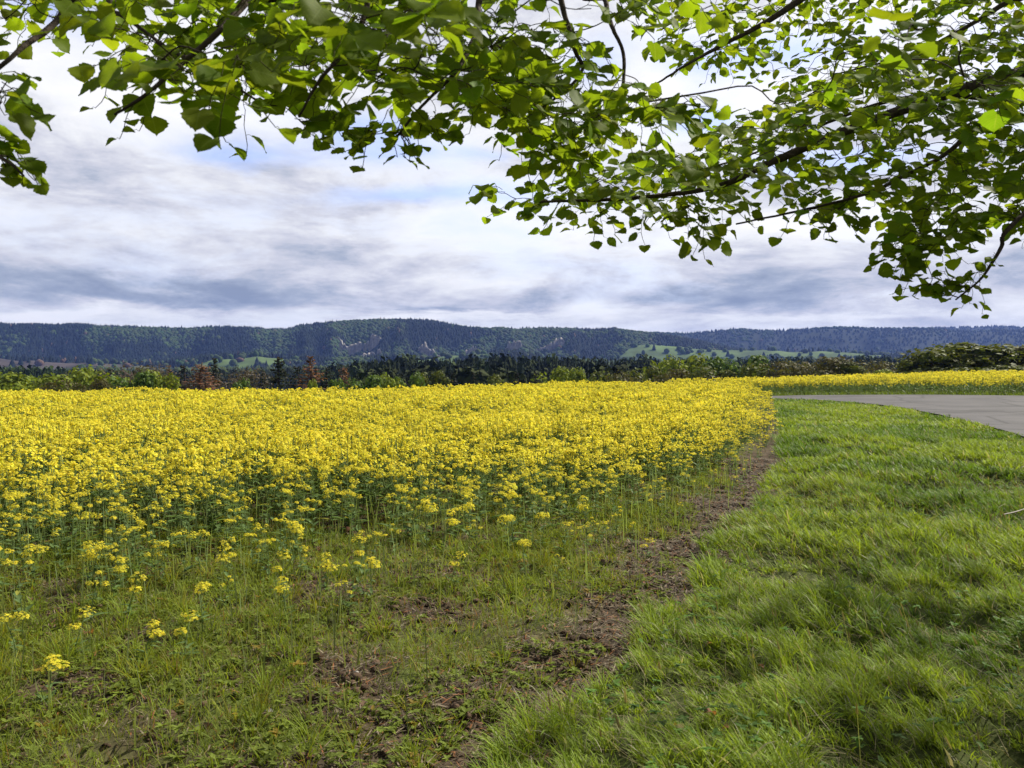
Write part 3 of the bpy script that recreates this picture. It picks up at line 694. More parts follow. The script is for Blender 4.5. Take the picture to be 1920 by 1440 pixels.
# ---------------------------------------------------------------- zones
FRONT = np.array([(-14, 5.4), (-10, 5.9), (-4, 7.0), (-2.2, 7.7), (0, 8.5), (1.5, 10.0), (3.2, 12.5), (4.2, 15.0), (6, 19), (30, 60)], float)
def front_y(x):
    return np.interp(x, FRONT[:, 0], FRONT[:, 1]) + (fbm(np.asarray(x, float) * 0.9, 3.3, 3, 15) - 0.5) * 1.3
def in_view(x, y, m=1.0):
    return (np.abs(x) < 0.60 * y + m) & (y > 2.7)
def scatter(x0, x1, y0, y1, per_m2):
    n = int((x1 - x0) * (y1 - y0) * per_m2); x = rng.uniform(x0, x1, n); y = rng.uniform(y0, y1, n)
    k = in_view(x, y); return x[k], y[k]
def road_side(x, y):
    """signed: >0 on the camera's side of the road"""
    o = np.argsort(ROAD_N[:, 0] + 0 * ROAD_N[:, 1]); near = np.interp(x, [9.5, 11.0, 11.6, 12.4], [60, 42, 30, 22])
    return near - y
# polygon of the road for a proper test
POLY = np.concatenate([ROAD_N, ROAD_F[::-1]])
def inside(x, y, P):
    r = np.zeros(len(x), bool); j = len(P) - 1
    for i in range(len(P)):
        xi, yi, xj, yj = P[i, 0], P[i, 1], P[j, 0], P[j, 1]
        c = ((yi > y) != (yj > y)) & (x < (xj - xi) * (y - yi) / (yj - yi + 1e-12) + xi); r ^= c; j = i
    return r
FAR = np.concatenate([ROAD_F, [[200, ROAD_F[-1, 1]], [200, 120], [-60, 120], [-60, ROAD_F[0, 1] + 25]]])

# ---------------------------------------------------------------- rapeseed
def flower_head(r, n, rx, rz, size, plus=True):
    """a raceme: open yellow flowers in a dome, a few buds at the tip"""
    d = unit(r.normal(0, 1, (n, 3)) + np.array([0, 0, .55])); d[:, 2] = np.abs(d[:, 2]) * r.choice([1, 1, 1, -.4], n)
    P = d * np.array([rx, rx, rz]) * r.uniform(.65, 1.05, (n, 1))
    nrm = d + np.array([0, 0, .9]) + r.normal(0, .35, (n, 3)); s = size * r.uniform(.8, 1.2, n)
    if plus:
        w = .27
        pv = np.array([[-.5, -w, .10], [.5, -w, .10], [.5, w, .10], [-.5, w, .10], [-w, -.5, .10], [w, -.5, .10], [w, .5, .10], [-w, .5, .10], [0, 0, -.08]])
        pt = np.array([[0, 8, 3], [1, 2, 8], [4, 5, 8], [6, 7, 8]])
    else:
        pv = np.array([[-.5, -.5, .08], [.5, -.5, -.04], [.5, .5, .08], [-.5, .5, -.04]]) * 0.86; pt = np.array([[0, 1, 2], [0, 2, 3]])
    tint = np.array([0.79, 0.715, 0.07]) * r.uniform(.82, 1.12, (n, 1)) * (1 + r.normal(0, .04, (n, 3)))
    return bake(pv, pt, np.ones((len(pv), 3)), frames(nrm, r.uniform(0, 6.28, n), s), P, tint)

GREEN = np.array([0.120, 0.190, 0.062]); PALE = np.array([0.21, 0.28, 0.11])
def leaf_shape(seg=3):
    u = np.linspace(0, 1, seg + 1); w = np.array([.12, .34, .26, .02])
    V = []; T = []
    for a, b in zip(u, w): V += [[-b * .5, a, -.25 * a * a + .06], [0, a, -.25 * a * a], [b * .5, a, -.25 * a * a + .06]]
    for k in range(seg):
        for j in range(2): q = k * 3 + j; T += [[q, q + 1, q + 4], [q, q + 4, q + 3]]
    return np.array(V), np.array(T)
LV, LT = leaf_shape()
def plant(seed, H, heads, lod, rxm=1.0):
    r = np.random.default_rng(seed); st = Acc(); lf = Acc(); hd = []
    lean = r.normal(0, .10, 2); top = np.array([lean[0] * H, lean[1] * H, H])
    path = np.array([[0, 0, -.04], [lean[0] * .2 * H, lean[1] * .2 * H, H * .4], top])
    if lod == 0:
        V, T = tube(smooth_path(path, 4), np.linspace(.0060, .0030, 9), 5); st.add(V, T, PALE)
    else:
        V, T = tube(path, [.0075, .006, .004], 3); st.add(V, T, PALE)
    tips = [top]
    for k in range(heads - 1):
        z = H * r.uniform(.45, .8); a = r.uniform(0, 6.28); l = H * r.uniform(.18, .38)
        b0 = np.array([lean[0] * z, lean[1] * z, z]); e = b0 + np.array([math.cos(a) * l * .55, math.sin(a) * l * .55, min(l, H * .98 - z) + r.uniform(-.03, .04)])
        mid = (b0 + e) / 2 + np.array([math.cos(a), math.sin(a), -.4]) * l * .15
        V, T = tube([b0, mid, e], [.003, .0025, .0015], 3); st.add(V, T, PALE * .95); tips.append(e)
        if lod < 2:
            M = zrot(np.array([a - math.pi / 2]), np.array([r.uniform(.06, .1)])); lf.add(*bake(LV, LT, np.ones((len(LV), 3)), M, b0[None], (GREEN * r.uniform(.85, 1.2))[None]))
    nl = (8, 6, 4)[lod]
    a = r.uniform(0, 6.28, nl); z = r.uniform(.06, .62, nl) * H; s = (.20 - .17 * z / H) * r.uniform(.8, 1.2, nl) * (H / .6)
    tilt = r.uniform(.1, .8, nl); n = np.stack([-np.cos(a) * np.sin(tilt), -np.sin(a) * np.sin(tilt), np.cos(tilt)], -1)
    y = np.stack([np.cos(a) * np.cos(tilt), np.sin(a) * np.cos(tilt), np.sin(tilt)], -1); x = np.cross(y, n)
    M = np.stack([x, y, n], -1) * s[:, None, None]
    Lc = np.stack([lean[0] * z, lean[1] * z, z], -1)
    tint = GREEN * r.uniform(.8, 1.25, (nl, 1)) * np.where(r.random((nl, 1)) < .08, np.array([[2.0, 1.3, .6]]), 1)
    if lod == 2:
        pv = np.array([[0, 0, 0], [.2, .5, 0], [0, 1, -.15], [-.2, .5, 0]]); lf.add(*bake(pv, np.array([[0, 1, 2], [0, 2, 3]]), np.ones((4, 3)), M, Lc, tint))
    else:
        lf.add(*bake(LV, LT, np.ones((len(LV), 3)), M, Lc, tint))
    for t in tips:
        acc = Acc()
        nf, size, plus = ((24, .019, True), (11, .023, False), (5, .037, False))[lod]
        rx = r.uniform(.022, .050) * rxm; rz = rx * r.uniform(.6, 1.0)
        V, T, C = flower_head(r, int(nf * rxm * r.uniform(.7, 1.2)), rx, rz, size, plus); acc.add(V + t, T, C)
        if lod == 0:   # unopened buds above the open flowers, thin stalks and young pods below them
            k = 7; bp = np.array([[-.5, 0, 0], [.3, .4, 0], [.3, -.4, 0], [0, 0, 1.2]]); bt = np.array([[0, 1, 3], [1, 2, 3], [2, 0, 3]])
            acc.add(*bake(bp, bt, np.ones((4, 3)), zrot(r.uniform(0, 6.28, k), np.full(k, .006)), t + r.normal(0, .008, (k, 3)) + np.array([0, 0, rz * .9]), np.tile([.25, .26, .05], (k, 1))))
            k = 8; aa = r.uniform(0, 6.28, k); b = t + np.array([0, 0, -1]) * r.uniform(.01, .06, (k, 1))
            V, T, C = blades(b, r.uniform(.02, .045, k), np.full(k, .0025), aa, np.full(k, .7), np.full(k, .2), np.tile(PALE, (k, 1)), np.tile(PALE, (k, 1))); st.add(V, T, C)
        hd.append(acc)
    return st, lf, hd

# --- the plants that show largest, each a thing with its own parts
VAR = []
for k in range(10):
    st, lf, hd = plant(300 + k, 1.0 * .58, (2, 3, 3, 4, 3, 4, 2, 3, 4, 5)[k], 0, 1.2 if k < 5 else 1.0)
    VAR.append((st.data('stem', M_rape), lf.data('foliage', M_rape), [h.data('flower_head', M_petal, smooth=False) for h in hd]))
LVAR = []   # stunted plants of the margin carry few, wide heads
for k in range(8):
    st, lf, hd = plant(340 + k, .36, (2, 3, 3, 4, 4, 3, 2, 4)[k], 0, 1.45)
    LVAR.append((st.data('stem', M_rape), lf.data('foliage', M_rape), [h.data('flower_head', M_petal, smooth=False) for h in hd]))
def put_lone(x, y, H, v, label):
    o = empty('rapeseed_plant', (x, y, float(hland(x, y)))); s = H / .36; o.rotation_euler[2] = rng.uniform(0, 6.28); o.scale = (max(s, .8),) * 2 + (s,); tag(o, label, 'rapeseed plant')
    obj('stem', LVAR[v][0], o); obj('foliage', LVAR[v][1], o)
    for h in LVAR[v][2]: obj('flower_head', h, o)
def put_plant(x, y, H, v, label, group):
    o = empty('rapeseed_plant', (x, y, float(hland(x, y)))); s = H / .58
    o.rotation_euler[2] = rng.uniform(0, 6.28); o.scale = (s ** .78, s ** .78, s); tag(o, label, 'rapeseed plant', group)
    obj('stem', VAR[v][0], o); obj('foliage', VAR[v][1], o)
    for h in VAR[v][2]: obj('flower_head', h, o)
LONE = [  # flower px, flower row, foot row, variant, label
    (32, 1160, 1240, 0, 'low rapeseed plant with a flat pale flower at the very edge of the weedy strip'), (140, 1148, 1232, 6, 'single short rapeseed plant between the edge one and the pair of bright ones'),
    (270, 1166, 1246, 1, 'bright yellow rapeseed plant, the left one of a close pair in the weeds'), (346, 1170, 1252, 6, 'bright yellow rapeseed plant, the right one of a close pair in the weeds'),
    (92, 1242, 1330, 2, 'frontmost lone rapeseed plant with ragged yellow flowers among weeds'), (380, 1106, 1190, 0, 'lone rapeseed plant standing behind the close bright pair'),
    (240, 1088, 1170, 6, 'lone rapeseed plant in green grass ahead of the dense flowers'), (536, 1100, 1178, 1, 'lone rapeseed plant nearest to the camera in the middle of the weeds'),
    (526, 1050, 1130, 6, 'small rapeseed plant just behind the lone middle one'), (612, 1050, 1125, 3, 'rapeseed plant with scattered faded flowers beside the russet patch'),
    (696, 1058, 1132, 2, 'rapeseed plant with a drooping diagonal flower group by the russet patch'), (430, 1034, 1110, 3, 'broad-flowered rapeseed plant set apart in front of the dense rows'),
    (376, 1010, 1085, 0, 'small round-headed rapeseed plant in front of dark stems'), (686, 1015, 1090, 6, 'little rapeseed plant right above the russet soil patch'),
    (212, 1056, 1136, 1, 'rapeseed plant with two loose heads at the edge of dense growth'), (66, 1030, 1110, 2, 'rapeseed plant at the ragged front of the tall growth'),
    (985, 1016, 1085, 0, 'single rapeseed plant on open ground, last before the bare strip'), (962, 928, 1030, 4, 'tall rapeseed plant with stacked flower heads standing clear of the field'),
    (952, 970, 1040, 7, 'rapeseed plant with wide heads under the tall clear-standing one'), (1016, 966, 1035, 0, 'short rapeseed plant beside the tall clear-standing one'),
    (830, 968, 1045, 1, 'rapeseed plant with a broad flat head ahead of the field edge'), (845, 1052, 1110, 6, 'tiny rapeseed plant in the middle of the low weeds'),
    (1212, 1012, 1045, 6, 'dwarf rapeseed plant flowering near the bare soil strip'), (880, 936, 1020, 3, 'rapeseed plant with orange yellow heads leaning out of the field edge'),
    (1100, 940, 1010, 1, 'thin rapeseed plant by the receding field edge'), (800, 945, 1030, 2, 'rapeseed plant with sparse heads near the russet soil patch'), (170, 1025, 1105, 3, 'leafy rapeseed plant close to the ragged front'),
    (1190, 880, 960, 4, 'rapeseed plant with a flat bright head on the receding edge'), (550, 990, 1070, 2, 'rapeseed plant with small heads over dark green stems')]
lone_xy = []
for px, vf, vb, v, label in LONE:
    p = ground_at(px, vb); H = max((vb - vf) / F * p[1] * 1.02, .12); lone_xy.append((p[0], p[1])); put_lone(p[0], p[1], H, v, label)
fx, fy = scatter(-34, 20, 4.2, 19, 40)
s = edge_x(fy) - fx; fr = fy - front_y(fx)
dens = (.26 * sstep(-3.0, -.6, fr) + .80 * sstep(-1.0, 2.4, fr)) * sstep(.15, 1.5, s * (1 + 1.6 * sstep(11, 16, fy)) + (fbm(fx * 2, fy * 2, 2, 9) - .5)) * (.40 + 1.1 * fbm(fx * 1.2, fy * 1.2, 2, 19))
k = rng.random(len(fx)) < dens; fx, fy, fr, s = fx[k], fy[k], fr[k], s[k]
def plant_height(x, y, fr, s):
    h = .26 + .36 * sstep(-2.2, 2.5, fr); h = h * (.72 + .56 * fbm(x * .7, y * .7, 3, 33)) * rng.uniform(.76, 1.18, len(x))
    return h * (.50 + .50 * sstep(.1, 1.9, s))
fh = plant_height(fx, fy, fr, s)
rank = np.where(in_view(fx, fy, -.05), fr * 1.0 + fy * .15, 99); near = np.argsort(rank)[:262]; isn = np.zeros(len(fx), bool); isn[near] = True
for i in near:
    if fx[i] < -1.2: g = ('rapeseed plant in the dense front row facing the low green weeds', 'front row rapeseed plants over green weeds')
    elif fx[i] < 1.6: g = ('rapeseed plant in the front row behind the russet soil patch', 'front row rapeseed plants by the russet patch')
    else: g = ('rapeseed plant along the field edge that runs beside the bare soil strip', 'edge row rapeseed plants along the soil strip')
    put_plant(fx[i], fy[i], fh[i], int(rng.integers(0, len(VAR))), *g)

# --- the rest of the crop, one mass
def crop(name, sets, label, kind='stuff'):
    acc = {'s': Acc(), 'l': Acc(), 'h': Acc()}
    for (x, y, h, lod, protos) in sets:
        v = rng.integers(0, len(protos), len(x)); z = hland(x, y)
        for j, (st, lf, hd) in enumerate(protos):
            q = v == j; n = q.sum()
            if not n: continue
            sc = h[q] / .58; M = zrot(rng.uniform(0, 6.28, n), np.stack([sc ** .6, sc ** .6, sc], -1)); Lc = np.stack([x[q], y[q], z[q]], -1)
            tint = 1 + rng.normal(0, .09, (n, 1)) + np.zeros((n, 3))
            for key, parts in (('s', [st]), ('l', [lf]), ('h', hd)):
                for a in parts:
                    acc[key].add(*bake(np.concatenate(a.V), np.concatenate(a.T), np.concatenate(a.C), M, Lc, tint))
    V = []; T = []; C = []; mi = []; n = 0
    for key, m in (('s', 0), ('l', 0), ('h', 1)):
        a = acc[key]; V += a.V; C += a.C
        for t in a.T: T.append(t + n); mi.append(np.full(len(t), m))
        n += a.n
    o = obj(name, mesh_data(name, np.concatenate(V), np.concatenate(T), [M_rape, M_petal], np.concatenate(C), False, np.concatenate(mi))); tag(o, label, kind=kind); return o
P1 = [plant(400 + k, .58, (5, 6, 5, 7, 6, 4)[k], 1) for k in range(6)]; P2 = [plant(420 + k, .58, (6, 7, 6, 7, 6, 7)[k], 2) for k in range(6)]
x1, y1, h1 = fx[~isn], fy[~isn], fh[~isn]
x2, y2 = scatter(-36, 20, 19, 52, 26); s2 = edge_x(y2) - x2; k = (s2 > .25) & ~inside(x2, y2, POLY) & ~inside(x2, y2, FAR) & (y2 < crest(x2 / y2) + 14)
k &= ~((x2 > 3) & (y2 > 47)); k &= rng.random(len(x2)) < .70 + 1.6 * (fbm(x2 * .6, y2 * .6, 3, 19) - .5)
x2, y2, s2 = x2[k], y2[k], s2[k]; h2 = plant_height(x2, y2, y2 * 0 + 9, s2)
crop('rapeseed_field', [(x1, y1, h1, 1, P1), (x2, y2, h2, 2, P2)], 'wide field of rapeseed in full yellow bloom running to the crest')
x3, y3 = scatter(8, 62, 38, 84, 16); k = inside(x3, y3, FAR) & (y3 < 82); x3, y3 = x3[k], y3[k]
o = np.argsort(ROAD_F[:, 0]); gap = y3 - np.interp(x3, ROAD_F[o, 0], ROAD_F[o, 1]); k = (gap > 1.0 + .6 * (fbm(x3 * .8, 1., 2, 3) - .5)) & (gap < 26)
x3, y3 = x3[k], y3[k]; h3 = rng.uniform(.5, .85, len(x3))
crop('rapeseed_field', [(x3, y3, h3, 2, P2)], 'second strip of yellow rapeseed beyond the road bend')

# ---------------------------------------------------------------- long grass of the verge
def grass_set(per, y0, y1, wmul, lmul):
    x, y = scatter(-2, 26, y0, y1, per); s = edge_x(y) - x
    k = (s < .10 + .25 * (fbm(x * 3, y * 3, 2, 51) - .5)) & ~inside(x, y, POLY) & ~inside(x, y, FAR); x, y, s = x[k], y[k], s[k]
    cl = fbm(x * 1.5, y * 1.5, 3, 8); k = rng.random(len(x)) < .72 + 1.2 * sstep(.25, .55, cl); x, y, s, cl = x[k], y[k], s[k], cl[k]
    # blades drawn together into tufts
    g = .16; jx = np.floor(x / g) + _h(np.floor(x / g), np.floor(y / g), 1) * .9; jy = np.floor(y / g) + _h(np.floor(x / g), np.floor(y / g), 2) * .9
    pull = rng.uniform(.0, .75, len(x)); ox = x - jx * g; oy = y - jy * g; x = x - ox * pull; y = y - oy * pull
    n = len(x); az = np.where(rng.random(n) < .62, rng.normal(2.75, .75, n), np.arctan2(oy, ox) + rng.normal(0, .6, n))
    L_ = (.085 + .155 * sstep(.3, .68, cl)) * rng.uniform(.6, 1.35, n) * lmul * (1 - .35 * sstep(.1, -.3, -np.abs(s)))
    w = rng.uniform(.0030, .0066, n) * wmul * np.where(rng.random(n) < .06, 2.2, 1.0)
    hue = fbm(x * .8, y * .8, 3, 91)[:, None]; ca = np.array([.100, .192, .022]); cb = np.array([.205, .300, .032])
    c1 = (ca + (cb - ca) * sstep(.35, .65, hue)) * rng.uniform(.65, 1.4, (n, 1)); c0 = c1 * np.array([.9, .85, .9]) + np.array([.02, .012, .0])
    dry = rng.random(n) < .045; c1[dry] = np.array([.42, .40, .30]) * rng.uniform(.7, 1.2, (dry.sum(), 1)); c0[dry] = c1[dry] * .8
    return blades(np.stack([x, y, hland(x, y) - .01], -1), L_, w, az, rng.uniform(.05, .55, n), rng.uniform(.5, 1.6, n), c0, c1)
acc = Acc()
acc.add(*grass_set(4600, 2.8, 6.2, 1.0, 1.0)); acc.add(*grass_set(2300, 6.2, 11, 1.6, 1.0)); acc.add(*grass_set(1100, 11, 20, 2.6, 1.0)); acc.add(*grass_set(520, 20, 45, 4.5, 1.0))
# thatch, seed stalks and clover among the blades
x, y = scatter(-2, 9, 2.8, 12, 330); s = edge_x(y) - x; k = s < 0; x, y = x[k], y[k]; n = len(x); c = np.array([.26, .22, .12]) * rng.uniform(.5, 1.3, (n, 1))
acc.add(*blades(np.stack([x, y, hland(x, y) + rng.uniform(0, .06, n)], -1), rng.uniform(.06, .22, n), rng.uniform(.002, .004, n), rng.normal(2.8, 1.0, n), rng.uniform(1.0, 1.6, n), rng.uniform(-.2, .3, n), c, c))
x, y = scatter(-1, 9, 3, 11, 9); s = edge_x(y) - x; k = s < -.1; x, y = x[k], y[k]; n = len(x); L_ = rng.uniform(.2, .38, n); a = rng.normal(2.8, .6, n); th = rng.uniform(.1, .5, n); c = np.tile([.22, .24, .10], (n, 1)); z = hland(x, y)
acc.add(*blades(np.stack([x, y, z], -1), L_, np.full(n, .0028), a, th, th * 0, c, c)); tip = np.stack([x + L_ * .8 * np.sin(th) * np.cos(a), y + L_ * .8 * np.sin(th) * np.sin(a), z + L_ * .8 * np.cos(th)], -1); c = np.array([.21, .19, .10]) * rng.uniform(.6, 1.3, (n, 1))
for da in (0, 1.6): acc.add(*blades(tip, rng.uniform(.03, .06, n), rng.uniform(.007, .012, n), a, th, th * 0, c, c, np.full(n, da)))
x, y = scatter(-1, 9, 2.8, 11, 55); s = edge_x(y) - x; k = (s < 0) & (fbm(x * 1.1, y * 1.1, 2, 66) > .5); x, y = x[k], y[k]; n = len(x); nl = 6; a = rng.uniform(0, 6.28, n * nl); tl = rng.uniform(-.1, .6, n * nl)
nn = np.stack([-np.cos(a) * np.sin(tl), -np.sin(a) * np.sin(tl), np.cos(tl)], -1); y2_ = np.stack([np.cos(a) * np.cos(tl), np.sin(a) * np.cos(tl), np.sin(tl)], -1); M = np.stack([np.cross(y2_, nn), y2_, nn], -1) * rng.uniform(.018, .04, (n * nl, 1, 1)); M[:, :, 0] *= 1.6
acc.add(*bake(LV, LT, np.ones((len(LV), 3)), M, np.repeat(np.stack([x, y, hland(x, y) + rng.uniform(.04, .14, n)], -1), nl, 0), np.repeat(np.array([[.090, .175, .028]]) * rng.uniform(.7, 1.4, (n, 1)), nl, 0)))
tag(obj('verge_grass', acc.data('verge_grass', M_grass)), 'long bent green grass between the field and the road', kind='stuff')
x, y = scatter(6, 62, 36, 56, 190); k = inside(x, y, FAR); x, y = x[k], y[k]; gap = y - np.interp(x, ROAD_F[o, 0], ROAD_F[o, 1]); k = (gap > .05) & (gap < 2.2); x, y = x[k], y[k]; n = len(x)
c1 = np.array([.125, .185, .035]) * rng.uniform(.75, 1.3, (n, 1))
acc = Acc(); acc.add(*blades(np.stack([x, y, hland(x, y)], -1), rng.uniform(.10, .26, n), rng.uniform(.015, .03, n), rng.normal(2.8, .8, n), rng.uniform(0, .4, n), rng.uniform(.3, 1.2, n), c1 * .9, c1))
tag(obj('bank_grass', acc.data('bank_grass', M_grass)), 'green grass bank between the road and the far yellow strip', kind='stuff')

# ---------------------------------------------------------------- weeds, sparse grass and litter on the field margin
def margin(per, y0, y1, lo=.0):
    x, y = scatter(-9, 6, y0, y1, per); s = edge_x(y) - x; fr = y - front_y(x); k = (s > lo) & (fr < 2.2); return x[k], y[k], s[k], fr[k]
acc = Acc()
for per, y0, y1, wm in ((3000, 2.8, 5.5, 1.0), (2200, 5.5, 9, 1.4), (900, 9, 16, 2.2)):
    x, y, s, fr = margin(per, y0, y1); gm = fbm(x * 2.4, y * 2.4, 4, 21); trk = sstep(1.1, .60, s + (fbm(x * 2.4, y * 2.4, 4, 21) - .5) * .8)
    k = rng.random(len(x)) < (.46 + .54 * sstep(.36, .54, gm)) * (1 - .92 * trk); x, y, gm = x[k], y[k], gm[k]; n = len(x)
    hue = fbm(x * 2.1, y * 2.1, 3, 95)[:, None]; c1 = (np.array([.160, .205, .028]) + (np.array([.240, .310, .040]) - np.array([.160, .205, .028])) * sstep(.35, .65, hue)) * rng.uniform(.7, 1.3, (n, 1))
    rd_ = rng.random(n) < .16; c1[rd_] = np.array([.17, .10, .045]) * rng.uniform(.7, 1.3, (rd_.sum(), 1))
    st_ = rng.random(n) < .08; c1[st_] = np.array([.30, .27, .16]) * rng.uniform(.7, 1.3, (st_.sum(), 1))
    acc.add(*blades(np.stack([x, y, hland(x, y) - .005], -1), rng.uniform(.025, .10, n) * (.6 + gm), rng.uniform(.002, .005, n) * wm, rng.uniform(0, 6.28, n), rng.uniform(0, .8, n), rng.uniform(.2, 1.2, n), c1 * .9, c1))
# taller tufts of field grass
x, y, s, fr = margin(44, 2.8, 12, .35); k = rng.random(len(x)) < sstep(.38, .6, fbm(x * 1.3, y * 1.3, 3, 27)); x, y = x[k], y[k]; nb = 26
n = len(x) * nb; ta = rng.uniform(0, 6.28, n); rr = np.abs(rng.normal(0, .035, n)); xx = np.repeat(x, nb) + rr * np.cos(ta); yy = np.repeat(y, nb) + rr * np.sin(ta)
c1 = np.repeat(np.array([[.180, .245, .028]]) * rng.uniform(.65, 1.25, (len(x), 1)) * np.where(rng.random((len(x), 1)) < .25, np.array([[1.25, .95, 1.0]]), 1), nb, 0) * rng.uniform(.75, 1.25, (n, 1))
acc.add(*blades(np.stack([xx, yy, hland(xx, yy) - .005], -1), np.repeat(rng.uniform(.07, .20, len(x)), nb) * rng.uniform(.6, 1.2, n), rng.uniform(.0025, .0055, n), ta + rng.normal(0, .4, n), rng.uniform(.05, .6, n), rng.uniform(.3, 1.3, n), c1 * .9, c1))
# little broad-leaved weeds
x, y, s, fr = margin(420, 2.8, 13, .3); k = rng.random(len(x)) < sstep(.35, .6, fbm(x * 1.3, y * 1.3, 3, 27)); x, y = x[k], y[k]
for dz, nl in ((0, 7),):
    n = len(x); a = rng.uniform(0, 6.28, (n, nl)); tl = rng.uniform(-.1, .7, (n, nl)); sz = rng.uniform(.014, .042, (n, 1)) * rng.uniform(.7, 1.2, (n, nl))
    a, tl, sz = a.ravel(), tl.ravel(), sz.ravel(); nn = np.stack([-np.cos(a) * np.sin(tl), -np.sin(a) * np.sin(tl), np.cos(tl)], -1); yy = np.stack([np.cos(a) * np.cos(tl), np.sin(a) * np.cos(tl), np.sin(tl)], -1)
    M = np.stack([np.cross(yy, nn), yy, nn], -1) * sz[:, None, None]; M[:, :, 0] *= 1.4
    base = np.repeat(np.stack([x, y, hland(x, y) + rng.uniform(0, .05, n)], -1), nl, 0)
    tint = np.repeat(np.array([[.150, .195, .030]]) * rng.uniform(.7, 1.4, (n, 1)) * np.where(rng.random((n, 1)) < .05, np.array([[1.5, .85, .9]]), 1), nl, 0)
    acc.add(*bake(LV, LT, np.ones((len(LV), 3)), M, base, tint))
# thin upright stalks without flowers
x, y, s, fr = margin(22, 3.6, 12, .5); n = len(x); c = np.tile([.16, .20, .085], (n, 1)) * rng.uniform(.7, 1.3, (n, 1))
acc.add(*blades(np.stack([x, y, hland(x, y)], -1), rng.uniform(.12, .36, n), rng.uniform(.005, .009, n), rng.uniform(0, 6.28, n), rng.uniform(0, .12, n), rng.uniform(0, .2, n), c, c))
x, y, s, fr = margin(26, 4.2, 14, .4); k = fr > -2.6; x, y, fr = x[k], y[k], fr[k]; k = rng.random(len(x)) < .25 + .75 * sstep(-2.2, .2, fr); x, y, fr = x[k], y[k], fr[k]; k = rng.random(len(x)) < sstep(15, 9, y) + .15; x, y, fr = x[k], y[k], fr[k]; n = len(x); c = np.tile([.20, .27, .115], (n, 1)) * rng.uniform(.7, 1.3, (n, 1))
acc.add(*blades(np.stack([x, y, hland(x, y)], -1), rng.uniform(.18, .36, n) + .10 * sstep(-1.5, 1, fr), rng.uniform(.006, .011, n), rng.uniform(0, 6.28, n), rng.uniform(0, .12, n), rng.uniform(0, .2, n), c, c))
tag(obj('weeds', acc.data('weeds', M_weed)), 'low weeds and thin grass on the stony field margin', kind='stuff')
# straw and dead stalks lying about
x, y, s, fr = margin(2300, 2.8, 15, -.1); trk = sstep(1.1, .55, s + (fbm(x * 2.4, y * 2.4, 4, 21) - .5) * .8)
k = rng.random(len(x)) < .22 + .78 * np.maximum(trk, .7 * sstep(.46, .38, fbm(x * 2.4, y * 2.4, 4, 21))); x, y = x[k], y[k]; n = len(x)
c = np.where(rng.random((n, 1)) < .33, np.array([[.19, .155, .105]]), np.array([[.068, .050, .034]])) * rng.uniform(.6, 1.4, (n, 1)); c[rng.random(n) < .10] = np.array([.22, .09, .035])
acc = Acc(); acc.add(*blades(np.stack([x, y, hland(x, y) + rng.uniform(.0, .02, n)], -1), rng.uniform(.02, .085, n), rng.uniform(.002, .006, n) * (1 + y / 12), rng.normal(.5, 1.2, n), rng.uniform(1.25, 1.6, n), rng.uniform(-.1, .2, n), c, c, np.zeros(n)))
tag(obj('straw_litter', acc.data('straw_litter', M_straw)), 'beige straw and dead stalks on the bare soil strip', kind='stuff')
# clods of soil
x, y, s, fr = margin(420, 2.8, 14, -.05); trk = sstep(1.1, .4, s + (fbm(x * 2.4, y * 2.4, 4, 21) - .5) * 1.6); bare = sstep(.46, .38, fbm(x * 2.4, y * 2.4, 4, 21)); k = rng.random(len(x)) < .2 + .8 * np.maximum(trk, bare); x, y = x[k], y[k]; n = len(x)
V = []; r = np.random.default_rng(4)
for z, q in ((-.3, .8), (.15, 1.0), (.6, .6)):
    for j in range(6): a = j / 6 * 6.283 + z; V.append([q * math.cos(a) * r.uniform(.7, 1.2), q * math.sin(a) * r.uniform(.7, 1.2), z + r.normal(0, .1)])
V.append([0, 0, .85]); T = []
for l in range(2):
    for j in range(6): j2 = (j + 1) % 6; T += [[l * 6 + j, l * 6 + j2, l * 6 + 6 + j2], [l * 6 + j, l * 6 + 6 + j2, l * 6 + 6 + j]]
for j in range(6): T.append([12 + j, 12 + (j + 1) % 6, 18])
CLV, CLT = np.array(V), np.array(T); sz = .008 + .03 * rng.random(n) ** 3
M = frames(np.stack([rng.normal(0, .4, n), rng.normal(0, .4, n), np.ones(n)], -1), rng.uniform(0, 6.28, n), np.stack([sz, sz * rng.uniform(.7, 1.3, n), sz * rng.uniform(.5, .9, n)], -1))
acc = Acc(); acc.add(*bake(CLV, CLT, np.ones((len(CLV), 3)), M, np.stack([x, y, hland(x, y)], -1), np.array([[.075, .050, .034]]) * rng.uniform(.6, 1.5, (n, 1))))
tag(obj('soil_crumbs', acc.data('soil_crumbs', M_clod, smooth=False)), 'crumbly clods of brown soil on the field margin', kind='stuff')

